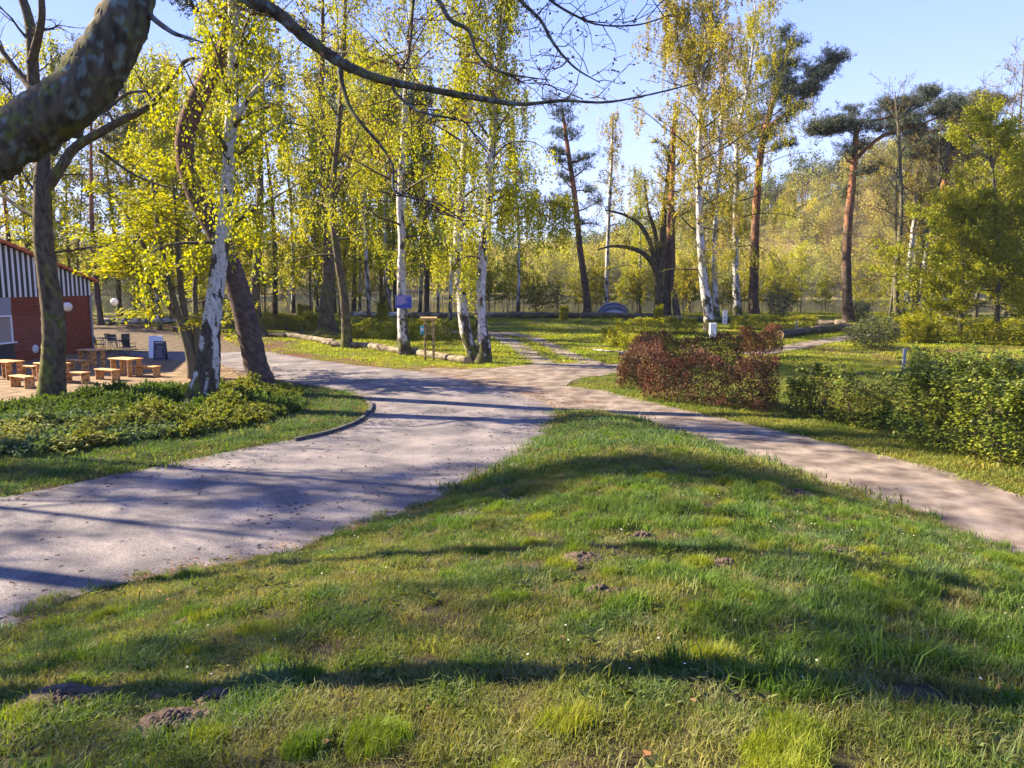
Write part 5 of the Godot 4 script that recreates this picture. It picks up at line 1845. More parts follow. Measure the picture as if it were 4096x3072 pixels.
	# many stemmed young hornbeam
	tree("field_maple", "many stemmed young tree with bright green leaves behind the birch", "", [
		[Vector4(-13.04, 0.00, -31.17, 0.203), Vector4(-13.09, 0.87, -31.17, 0.183), Vector4(-13.31, 1.89, -31.17, 0.152), Vector4(-13.60, 3.00, -31.17, 0.132), Vector4(-13.93, 4.40, -31.17, 0.112), Vector4(-14.26, 6.19, -31.47, 0.092), Vector4(-14.45, 7.98, -31.67, 0.052)],
		[Vector4(-13.11, 0.00, -31.42, 0.205), Vector4(-13.07, 0.64, -31.42, 0.174), Vector4(-13.21, 1.87, -31.42, 0.143), Vector4(-13.40, 3.20, -31.42, 0.123), Vector4(-13.34, 4.69, -31.12, 0.101), Vector4(-13.26, 6.35, -30.92, 0.070), Vector4(-13.18, 8.04, -30.62, 0.040)],
		[Vector4(-13.08, 0.00, -31.42, 0.205), Vector4(-12.99, 0.74, -31.42, 0.164), Vector4(-12.90, 1.87, -31.42, 0.133), Vector4(-13.09, 3.39, -31.92, 0.104), Vector4(-13.01, 5.24, -32.22, 0.084), Vector4(-12.89, 7.08, -32.42, 0.053)],
		[Vector4(-13.55, 2.28, -31.42, 0.102), Vector4(-13.94, 3.41, -30.62, 0.080), Vector4(-14.58, 4.38, -30.02, 0.059), Vector4(-15.38, 5.12, -29.62, 0.034)],
		[Vector4(-13.79, 3.40, -31.42, 0.082), Vector4(-14.99, 5.13, -32.02, 0.068), Vector4(-16.01, 6.77, -32.42, 0.053), Vector4(-16.91, 7.92, -32.72, 0.027)],
	], SMOOTH, "spray", {"bark": SMOOTH, "from": 2.0, "limbs": 13, "reach": 3.2, "kids": 6, "kids2": 4, "levels": 2, "leafy": 1, "per_metre": 26.4, "leaf": 0.144, "col": LIME, "col2": FRESH, "tab": 2, "puff": 0.12, "flare": 0.2, "thick": 0.03, "el0": 0.15, "el1": 0.9, "droop": 0.12}, 63, 12, 0.12)

	# leaning birch with the mossy foot
	tree("leaning_birch", "stout white birch with mossy rugged foot among the bushes", "", [
		[Vector4(-9.76, 0.00, -23.64, 0.477), Vector4(-9.42, 1.19, -23.64, 0.369), Vector4(-9.27, 2.35, -23.64, 0.285), Vector4(-9.10, 3.34, -23.64, 0.254), Vector4(-8.89, 4.55, -23.64, 0.238), Vector4(-8.62, 5.97, -23.64, 0.208), Vector4(-8.47, 7.43, -23.64, 0.185), Vector4(-8.34, 8.66, -23.64, 0.177), Vector4(-8.23, 9.94, -23.64, 0.169), Vector4(-8.14, 11.21, -23.64, 0.154), Vector4(-8.13, 12.45, -23.64, 0.138), Vector4(-7.98, 14.09, -23.64, 0.100), Vector4(-7.76, 15.82, -23.64, 0.046)],
		[Vector4(-8.40, 8.52, -23.64, 0.100), Vector4(-7.97, 8.81, -23.34, 0.091), Vector4(-7.51, 9.33, -23.14, 0.060), Vector4(-6.89, 9.80, -22.84, 0.033), Vector4(-6.45, 10.49, -22.64, 0.011)],
	], BIRCH, "birch", {"from": 4.5, "limbs": 26, "reach": 3.6, "strands": 12, "hang": 1.9, "per_metre": 28.5, "leaf": 0.0938, "col": FRESH, "col2": LIME, "lean": Vector3(0.35, 0, 0.1), "flare": 0.25, "crown_on_all": false}, 71, 40, 0.035)

	# curved dark pine behind it
	tree("curved_pine", "dark reddish pine with S curved trunk beside the leaning birch", "", [
		[Vector4(-8.63, 0.00, -26.61, 0.476), Vector4(-8.87, 0.86, -26.61, 0.407), Vector4(-9.08, 2.00, -26.61, 0.390), Vector4(-9.33, 3.29, -26.61, 0.381), Vector4(-9.66, 4.48, -26.61, 0.364), Vector4(-10.07, 5.57, -26.61, 0.346), Vector4(-10.50, 6.41, -26.61, 0.329), Vector4(-10.80, 7.15, -26.61, 0.312), Vector4(-10.99, 7.97, -26.61, 0.303), Vector4(-10.95, 8.79, -26.61, 0.312), Vector4(-10.62, 9.68, -26.61, 0.312), Vector4(-10.12, 10.56, -26.61, 0.294), Vector4(-9.58, 11.35, -26.61, 0.268), Vector4(-9.29, 12.30, -26.61, 0.242), Vector4(-9.19, 13.54, -26.61, 0.208), Vector4(-9.32, 15.08, -26.61, 0.156), Vector4(-9.20, 16.89, -26.61, 0.087)],
	], DARKPINE, "pine", {"from": 11.5, "limbs": 14, "reach": 3.4, "tufts": 20, "col": PINEGREEN, "col2": PINEBLUE, "mat": "needle", "flare": 0.25, "bark": DARKPINE}, 81, 24, 0.08)

	# trees along the far road side
	var bo := {"from": 4.6, "limbs": 28, "reach": 5.6, "strands": 13, "hang": 1.9, "per_metre": 20.0, "leaf": 0.105, "col": FRESH, "col2": LIME, "flare": 0.35, "twigs": 0.9}
	tree("roadside_oak", "broad dark oak trunk rising behind the pale birch log", "", [
		[Vector4(-12.88, 0.38, -53.48, 0.731), Vector4(-12.88, 1.56, -53.48, 0.539), Vector4(-12.76, 3.11, -53.48, 0.470), Vector4(-12.60, 5.33, -53.48, 0.418), Vector4(-12.48, 7.87, -53.48, 0.383), Vector4(-12.63, 10.20, -53.48, 0.348), Vector4(-12.80, 12.84, -53.48, 0.278), Vector4(-12.87, 15.77, -53.48, 0.209), Vector4(-12.59, 19.29, -53.48, 0.157), Vector4(-12.42, 24.77, -53.48, 0.070)],
		[Vector4(-12.55, 8.71, -53.48, 0.191), Vector4(-11.97, 10.26, -53.98, 0.176), Vector4(-11.16, 12.34, -54.48, 0.142), Vector4(-10.31, 15.09, -54.88, 0.071)],
	], OAK, "spray", {"bark": OAK, "from": 3.5, "limbs": 18, "reach": 4.6, "kids": 6, "kids2": 4, "levels": 2, "leafy": 1, "per_metre": 17.6, "leaf": 0.156, "col": FRESH, "col2": OLIVE, "tab": 0, "puff": 0.16, "flare": 0.8, "thick": 0.07, "el0": 0.1}, 91, 20, 0.12)
	tree("roadside_birch", "dark barked birch between the broad oak and the notice tree", "birches on the far side of the road", [
		[Vector4(-9.82, 0.08, -45.62, 0.327), Vector4(-9.84, 1.45, -45.62, 0.282), Vector4(-9.92, 3.21, -45.62, 0.252), Vector4(-10.20, 5.25, -45.62, 0.223), Vector4(-10.39, 7.27, -45.62, 0.208), Vector4(-10.41, 9.26, -45.62, 0.178), Vector4(-10.04, 12.07, -45.62, 0.148), Vector4(-9.66, 15.38, -45.62, 0.134), Vector4(-9.42, 18.90, -45.62, 0.104), Vector4(-9.23, 23.00, -45.62, 0.052)],
	], OAK, "birch", bo, 101, 20, 0.08)
	tree("roadside_birch", "birch trunk carrying the blue notice board", "birches on the far side of the road", [
		[Vector4(-5.78, 0.01, -41.53, 0.351), Vector4(-5.89, 1.25, -41.53, 0.284), Vector4(-5.92, 2.60, -41.53, 0.257), Vector4(-5.92, 4.33, -41.53, 0.230), Vector4(-5.85, 6.18, -41.53, 0.209), Vector4(-5.92, 8.26, -41.53, 0.189), Vector4(-5.72, 10.82, -41.53, 0.162), Vector4(-5.54, 13.60, -41.53, 0.135), Vector4(-5.25, 16.81, -41.53, 0.101), Vector4(-5.05, 20.92, -41.53, 0.047)],
	], BIRCH, "birch", bo, 111, 20, 0.07)
	tree("double_birch", "double stemmed birch at the fork of road and track", "", [
		[Vector4(-1.61, 0.00, -37.80, 0.406), Vector4(-2.01, 0.74, -37.80, 0.308), Vector4(-2.29, 1.61, -37.80, 0.283), Vector4(-2.45, 3.07, -37.80, 0.252), Vector4(-2.58, 4.52, -37.80, 0.234), Vector4(-2.61, 6.20, -37.80, 0.209), Vector4(-2.43, 8.33, -37.80, 0.185), Vector4(-2.26, 10.65, -37.80, 0.154), Vector4(-2.20, 13.17, -37.80, 0.123), Vector4(-2.03, 15.64, -37.80, 0.092), Vector4(-1.94, 19.17, -37.80, 0.043)],
		[Vector4(-1.45, 0.00, -37.56, 0.403), Vector4(-1.35, 0.64, -37.56, 0.330), Vector4(-1.49, 1.86, -37.56, 0.281), Vector4(-1.55, 3.32, -37.56, 0.257), Vector4(-1.45, 4.76, -37.56, 0.244), Vector4(-1.29, 6.17, -37.36, 0.225), Vector4(-1.10, 7.80, -37.26, 0.206), Vector4(-0.98, 9.51, -37.16, 0.187), Vector4(-0.85, 11.44, -37.16, 0.163), Vector4(-0.67, 13.46, -37.16, 0.127), Vector4(-0.55, 15.66, -37.16, 0.091), Vector4(-0.43, 18.05, -37.16, 0.048)],
		[Vector4(-1.17, 7.83, -37.56, 0.110), Vector4(-0.75, 8.24, -37.56, 0.092), Vector4(-0.10, 8.26, -38.06, 0.068), Vector4(0.76, 7.92, -38.36, 0.050), Vector4(2.61, 7.58, -38.56, 0.025)],
	], BIRCH, "birch", {"from": 4.3, "limbs": 24, "reach": 4.0, "strands": 14, "hang": 2.3, "per_metre": 22.8, "leaf": 0.106, "col": FRESH, "col2": LIME, "flare": 0.3, "crown_on_all": true}, 121, 22, 0.07)
	tree("young_pine", "slim dark pine trunk behind the broad oak", "", [
		[Vector4(-17.19, 0.33, -52.38, 0.426), Vector4(-17.31, 1.44, -52.38, 0.341), Vector4(-17.41, 3.13, -52.38, 0.307), Vector4(-17.11, 6.13, -52.38, 0.273), Vector4(-16.81, 9.42, -52.38, 0.239), Vector4(-16.67, 12.66, -52.38, 0.188), Vector4(-16.34, 16.63, -52.38, 0.136), Vector4(-16.11, 22.06, -52.38, 0.060)],
	], OAK, "spray", {"bark": OAK, "from": 3.5, "limbs": 14, "reach": 3.6, "kids": 5, "kids2": 3, "levels": 2, "leafy": 1, "per_metre": 17.6, "leaf": 0.144, "col": LIME, "col2": FRESH, "tab": 2, "puff": 0.15, "flare": 0.5, "thick": 0.05}, 131, 14, 0.15)

	# the lake side group on the right
	tree("leaning_pine", "slim pine leaning across the gap, tufts down its trunk", "", [
		[Vector4(7.23, 1.00, -73.77, 0.408), Vector4(7.16, 2.38, -73.77, 0.360), Vector4(6.82, 4.74, -73.77, 0.312), Vector4(6.39, 7.55, -73.77, 0.288), Vector4(6.12, 10.34, -73.77, 0.264), Vector4(5.66, 13.55, -73.77, 0.240), Vector4(5.22, 16.27, -73.77, 0.204), Vector4(4.87, 18.52, -73.77, 0.156), Vector4(4.67, 19.87, -73.77, 0.096)],
	], PINE, "pine", {"from": 8.0, "limbs": 22, "reach": 3.0, "tufts": 15, "col": Color(0.06, 0.085, 0.028), "col2": PINEGREEN, "mat": "needle", "size": 0.24, "bare": 0.3, "lean": Vector3(-0.1, -0.2, 0), "flare": 0.3}, 141, 14, 0.15)
	tree("slim_birch", "slim pale birch standing beside the tent", "", [
		[Vector4(9.25, 1.00, -75.05, 0.244), Vector4(9.16, 3.56, -75.05, 0.208), Vector4(9.20, 7.14, -75.05, 0.183), Vector4(9.32, 11.39, -75.05, 0.159), Vector4(9.45, 15.57, -75.05, 0.134), Vector4(9.51, 19.92, -75.05, 0.085)],
	], BIRCH, "birch", {"from": 8.0, "limbs": 16, "reach": 3.0, "strands": 8, "hang": 1.8, "per_metre": 17.1, "leaf": 0.138, "col": FRESH, "col2": TAN, "flare": 0.3}, 151, 12, 0.12)
	tree("forked_oak", "forked dark oak with wide crooked boughs by the lake", "", [
		[Vector4(13.70, 1.00, -71.37, 0.534), Vector4(13.61, 2.88, -71.37, 0.441), Vector4(13.53, 4.48, -71.37, 0.418), Vector4(13.79, 6.98, -71.37, 0.325), Vector4(13.83, 9.68, -71.37, 0.255), Vector4(14.05, 12.79, -71.37, 0.186), Vector4(14.24, 15.87, -71.37, 0.093)],
		[Vector4(13.48, 4.48, -71.37, 0.325), Vector4(12.96, 5.61, -71.07, 0.278), Vector4(11.97, 6.62, -70.77, 0.230), Vector4(10.65, 7.11, -70.37, 0.172), Vector4(9.02, 7.25, -69.97, 0.114), Vector4(7.63, 6.90, -69.57, 0.068)],
		[Vector4(13.18, 5.51, -71.37, 0.255), Vector4(12.68, 7.67, -71.67, 0.210), Vector4(11.78, 9.27, -71.97, 0.176), Vector4(10.42, 10.20, -72.27, 0.129), Vector4(8.61, 10.68, -72.57, 0.071)],
		[Vector4(13.35, 6.08, -71.37, 0.232), Vector4(13.03, 8.54, -71.17, 0.185), Vector4(12.26, 10.75, -70.97, 0.139), Vector4(11.94, 13.15, -70.77, 0.081)],
	], OAK, "spray", {"bark": OAK, "from": 4.5, "limbs": 8, "reach": 3.2, "kids": 5, "kids2": 3, "levels": 2, "leafy": 1, "per_metre": 11, "leaf": 0.144, "col": OLIVE, "col2": FRESH, "tab": 0, "puff": 0.15, "flare": 0.4, "thick": 0.06}, 161, 16, 0.12)
	tree("lake_pine", "reddish pine trunk close behind the forked oak", "pines by the lake", [
		[Vector4(13.82, 0.97, -68.70, 0.402), Vector4(13.78, 2.48, -68.70, 0.335), Vector4(13.80, 5.12, -68.70, 0.302), Vector4(13.88, 9.03, -68.70, 0.268), Vector4(13.98, 13.30, -68.70, 0.224), Vector4(14.07, 17.93, -68.70, 0.134)],
	], PINE, "spray", {"bark": OAK, "from": 9.0, "limbs": 12, "reach": 3.0, "kids": 5, "levels": 2, "leafy": 1, "per_metre": 15.4, "leaf": 0.156, "col": FRESH, "col2": OLIVE, "flare": 0.3}, 171, 14, 0.15)
	tree("lake_pine", "thin pine between the forked oak and the tall birch", "pines by the lake", [
		[Vector4(14.60, 0.96, -67.97, 0.310), Vector4(14.34, 2.49, -67.97, 0.265), Vector4(14.09, 5.10, -67.97, 0.232), Vector4(13.95, 8.97, -67.97, 0.199), Vector4(13.79, 13.20, -67.97, 0.166), Vector4(13.72, 17.37, -67.97, 0.088)],
	], PINE, "spray", {"bark": OAK, "from": 8.0, "limbs": 12, "reach": 2.8, "kids": 5, "levels": 2, "leafy": 1, "per_metre": 15.4, "leaf": 0.156, "col": FRESH, "col2": LIME, "flare": 0.3}, 181, 14, 0.15)
	var rb := {"from": 4.0, "limbs": 46, "reach": 7.0, "strands": 12, "hang": 1.7, "per_metre": 30.0, "leaf": 0.125, "col": Color(0.33, 0.30, 0.018), "col2": Color(0.31, 0.25, 0.05), "flare": 0.35, "twigs": 1.0}
	tree("tall_birch", "tall birch with dark mossy foot before the service pillars", "tall birches of the meadow", [
		[Vector4(14.23, 0.46, -55.10, 0.448), Vector4(14.00, 2.03, -55.10, 0.377), Vector4(13.69, 3.80, -55.10, 0.323), Vector4(13.41, 5.91, -55.10, 0.269), Vector4(13.20, 8.34, -55.10, 0.233), Vector4(13.07, 11.42, -55.10, 0.206), Vector4(13.03, 14.80, -55.10, 0.179), Vector4(13.04, 17.79, -55.10, 0.161), Vector4(13.19, 19.43, -55.10, 0.143), Vector4(13.42, 22.04, -55.10, 0.108), Vector4(13.56, 24.93, -55.10, 0.054)],
		[Vector4(12.98, 17.63, -55.10, 0.108), Vector4(12.48, 19.05, -55.50, 0.090), Vector4(11.67, 20.16, -55.90, 0.073), Vector4(11.30, 22.37, -56.10, 0.046)],
	], BIRCH, "birch", rb, 191, 18, 0.08)
	tree("tall_birch", "white birch between the mossy birch and the thick pine", "tall birches of the meadow", [
		[Vector4(20.93, 1.00, -71.37, 0.395), Vector4(20.72, 2.88, -71.37, 0.337), Vector4(20.52, 5.85, -71.37, 0.302), Vector4(20.42, 9.68, -71.37, 0.267), Vector4(20.34, 14.11, -71.37, 0.244), Vector4(20.30, 17.61, -71.37, 0.209), Vector4(20.93, 20.63, -71.37, 0.163), Vector4(21.33, 24.47, -71.37, 0.105), Vector4(21.40, 28.26, -71.37, 0.058)],
	], BIRCH, "birch", {"from": 5.0, "limbs": 44, "reach": 6.6, "lean": Vector3(0.3, 0, 0), "strands": 12, "hang": 1.8, "per_metre": 28.0, "leaf": 0.135, "col": FRESH, "col2": Color(0.27, 0.25, 0.03), "flare": 0.35, "twigs": 1.0}, 201, 16, 0.1)
	tree("tall_birch", "slender birch shadowing the mossy birch from behind", "tall birches of the meadow", [
		[Vector4(17.91, 0.94, -67.29, 0.263), Vector4(17.71, 2.94, -67.29, 0.230), Vector4(17.50, 6.37, -67.29, 0.208), Vector4(17.53, 10.60, -67.29, 0.186), Vector4(17.67, 15.18, -67.29, 0.164), Vector4(17.73, 19.67, -67.29, 0.120), Vector4(17.76, 24.88, -67.29, 0.066)],
	], BIRCH, "birch", {"from": 7.0, "limbs": 36, "reach": 5.6, "strands": 11, "hang": 1.7, "per_metre": 27.0, "leaf": 0.12, "col": Color(0.27, 0.23, 0.05), "col2": TAN, "flare": 0.3, "twigs": 1.0}, 211, 12, 0.12)
	tree("thick_pine", "thick pine with orange upper bark and dark plumed crown", "", [
		[Vector4(23.16, 1.00, -73.77, 0.552), Vector4(23.04, 2.85, -73.77, 0.456), Vector4(23.01, 5.92, -73.77, 0.408), Vector4(22.96, 9.41, -73.77, 0.372), Vector4(23.02, 12.63, -73.77, 0.348), Vector4(23.22, 16.27, -73.77, 0.312), Vector4(24.21, 19.86, -74.77, 0.268), Vector4(25.22, 22.94, -75.37, 0.196), Vector4(25.94, 25.75, -75.77, 0.099)],
		[Vector4(23.49, 18.08, -73.77, 0.216), Vector4(25.87, 19.95, -74.17, 0.169), Vector4(28.02, 22.06, -74.57, 0.109), Vector4(30.07, 24.35, -74.77, 0.049)],
	], PINE, "pine", {"from": 14.0, "limbs": 16, "reach": 3.8, "tufts": 34, "col": PINEBLUE, "col2": PINEGREEN, "mat": "needle", "lean": Vector3(0.5, 0.2, 0), "size": 0.27, "puff": 1.2, "side_share": 0.7, "flare": 0.3}, 221, 16, 0.12)
	tree("broken_pine", "red barked pine with snapped top and side plumes", "", [
		[Vector4(27.32, 0.78, -62.41, 0.467), Vector4(27.12, 2.20, -62.41, 0.406), Vector4(26.93, 4.20, -62.41, 0.376), Vector4(26.80, 6.58, -62.41, 0.345), Vector4(26.84, 9.33, -62.41, 0.315), Vector4(26.95, 11.66, -62.41, 0.274), Vector4(27.02, 13.97, -62.41, 0.244), Vector4(27.05, 15.50, -62.41, 0.213), Vector4(26.95, 16.45, -62.41, 0.183)],
		[Vector4(27.08, 13.59, -62.41, 0.162), Vector4(28.01, 14.54, -62.41, 0.152), Vector4(29.00, 15.35, -62.11, 0.141), Vector4(30.19, 15.76, -61.81, 0.111), Vector4(31.94, 16.26, -61.51, 0.080), Vector4(34.08, 17.15, -61.31, 0.050)],
		[Vector4(27.04, 16.26, -62.41, 0.102), Vector4(28.22, 16.60, -62.71, 0.092), Vector4(29.68, 16.93, -62.91, 0.082), Vector4(31.57, 17.57, -63.21, 0.062), Vector4(34.00, 18.38, -63.41, 0.041)],
		[Vector4(26.95, 15.88, -62.41, 0.081), Vector4(25.97, 15.84, -62.41, 0.071), Vector4(24.81, 15.50, -62.41, 0.051), Vector4(24.04, 15.21, -62.41, 0.030)],
	], PINE, "pine", {"from": 10.6, "limbs": 7, "reach": 2.6, "tufts": 26, "col": Color(0.075, 0.085, 0.05), "col2": PINEBLUE, "mat": "needle", "size": 0.24, "flare": 0.25, "puff": 1.1, "side_share": 1.4}, 231, 18, 0.1)
	var bare := {"twig_r": 0.012, "bark": SMOOTH, "from": 2.2, "limbs": 26, "reach": 4.4, "kids": 6, "kids2": 4, "levels": 2, "leafy": 2, "per_metre": 4.8, "leaf": 0.09, "col": TAN, "col2": OLIVE, "tab": 0, "puff": 0.1, "flare": 0.3, "thick": 0.05, "el0": 0.2, "el1": 1.1}
	tree("budding_hornbeam", "thin dark tree with fine spreading bare branches by the rhododendron", "", [
		[Vector4(30.18, 0.69, -60.24, 0.255), Vector4(29.94, 2.64, -60.24, 0.216), Vector4(29.83, 4.95, -60.24, 0.196), Vector4(29.91, 7.25, -60.24, 0.176), Vector4(29.90, 9.89, -60.24, 0.147), Vector4(29.57, 13.25, -60.24, 0.108), Vector4(29.19, 16.19, -60.24, 0.069), Vector4(28.88, 18.01, -60.24, 0.039)],
	], SMOOTH, "spray", bare, 241, 12, 0.12)
	tree("budding_hornbeam", "second bare tree with curved trunk beside the white birches", "", [
		[Vector4(32.67, 0.78, -62.41, 0.325), Vector4(32.59, 2.60, -62.41, 0.284), Vector4(32.58, 4.60, -62.41, 0.254), Vector4(32.86, 6.98, -62.41, 0.213), Vector4(33.30, 9.33, -62.41, 0.173), Vector4(33.90, 12.05, -62.41, 0.122), Vector4(34.47, 15.12, -62.41, 0.071)],
	], SMOOTH, "spray", bare, 251, 12, 0.12)
	tree("white_birch", "white birch trunk between the two bare trees", "pair of white birches by the lake", [
		[Vector4(33.49, 0.89, -65.46, 0.277), Vector4(33.44, 3.59, -65.46, 0.234), Vector4(33.53, 6.72, -65.46, 0.202), Vector4(33.65, 9.80, -65.46, 0.170), Vector4(33.59, 13.26, -65.46, 0.107)],
	], BIRCH, "birch", {"from": 7.0, "limbs": 14, "reach": 2.6, "strands": 7, "hang": 1.6, "per_metre": 15.2, "leaf": 0.15, "col": FRESH, "col2": TAN, "flare": 0.2}, 261, 12, 0.1)
	tree("white_birch", "white birch leaning beside the curved bare tree", "pair of white birches by the lake", [
		[Vector4(37.13, 1.00, -71.37, 0.255), Vector4(37.79, 4.26, -71.37, 0.232), Vector4(37.89, 7.43, -71.37, 0.209), Vector4(37.97, 10.35, -71.37, 0.174), Vector4(38.05, 13.67, -71.37, 0.105)],
	], BIRCH, "birch", {"from": 7.0, "limbs": 12, "reach": 2.4, "strands": 7, "hang": 1.6, "per_metre": 15.2, "leaf": 0.15, "col": FRESH, "col2": TAN, "flare": 0.2}, 262, 12, 0.1)
	var beech := {"bark": SMOOTH, "from": 0.5, "limbs": 52, "reach": 4.6, "kids": 7, "kids2": 4, "levels": 2, "leafy": 1, "per_metre": 34.0, "leaf": 0.13, "col": Color(0.22, 0.25, 0.012), "col2": Color(0.30, 0.30, 0.012), "tab": 0, "puff": 0.14, "flare": 0.2, "thick": 0.04, "el0": 0.05, "el1": 1.0, "droop": 0.06}
	tree("young_beech", "tall young beech with layered lime green leaves at the frame edge", "young beeches by the lake", [
		[Vector4(33.03, 0.33, -52.38, 0.205), Vector4(32.91, 2.79, -52.38, 0.170), Vector4(32.74, 5.30, -52.38, 0.145), Vector4(32.37, 8.44, -52.38, 0.128), Vector4(31.89, 11.37, -52.38, 0.094), Vector4(31.33, 14.26, -52.38, 0.043)],
	], SMOOTH, "spray", beech, 271, 12, 0.15)
	tree("young_beech", "leafy young beech in front of the information board", "young beeches by the lake", [
		[Vector4(30.97, 0.37, -53.16, 0.173), Vector4(30.95, 2.43, -53.16, 0.147), Vector4(30.84, 4.82, -53.16, 0.121), Vector4(30.62, 6.84, -53.16, 0.086), Vector4(30.23, 8.51, -53.16, 0.043)],
	], SMOOTH, "spray", beech, 281, 12, 0.15)
	tree("young_beech", "young beech cut by the frame edge behind the far hedge", "young beeches by the lake", [
		[Vector4(37.09, 0.44, -54.77, 0.214), Vector4(36.82, 3.62, -54.77, 0.178), Vector4(36.39, 6.59, -54.77, 0.143), Vector4(35.98, 9.34, -54.77, 0.098), Vector4(35.37, 12.39, -54.77, 0.045)],
	], SMOOTH, "spray", beech, 291, 12, 0.15)
	tree("flat_pine", "old pine with broad flat crown above the bare trees", "", [
		[Vector4(38.42, 0.96, -67.97, 0.442), Vector4(42.40, 4.77, -75.97, 0.445), Vector4(41.81, 9.58, -75.97, 0.396), Vector4(41.69, 12.90, -75.97, 0.371), Vector4(42.09, 15.71, -75.97, 0.321), Vector4(42.64, 18.04, -75.97, 0.222), Vector4(42.96, 20.11, -75.97, 0.099)],
		[Vector4(41.65, 13.84, -75.97, 0.247), Vector4(39.92, 16.26, -76.47, 0.174), Vector4(38.62, 17.76, -76.97, 0.113), Vector4(37.08, 19.16, -76.97, 0.050)],
		[Vector4(42.09, 15.71, -75.97, 0.247), Vector4(43.54, 17.94, -75.47, 0.172), Vector4(44.31, 19.45, -74.97, 0.110), Vector4(45.18, 20.35, -74.97, 0.049)],
	], PINE, "pine", {"from": 13.5, "limbs": 14, "reach": 3.4, "tufts": 40, "col": Color(0.07, 0.09, 0.05), "col2": Color(0.09, 0.10, 0.06), "mat": "needle", "size": 0.28, "puff": 1.3, "side_share": 0.8}, 301, 14, 0.15)

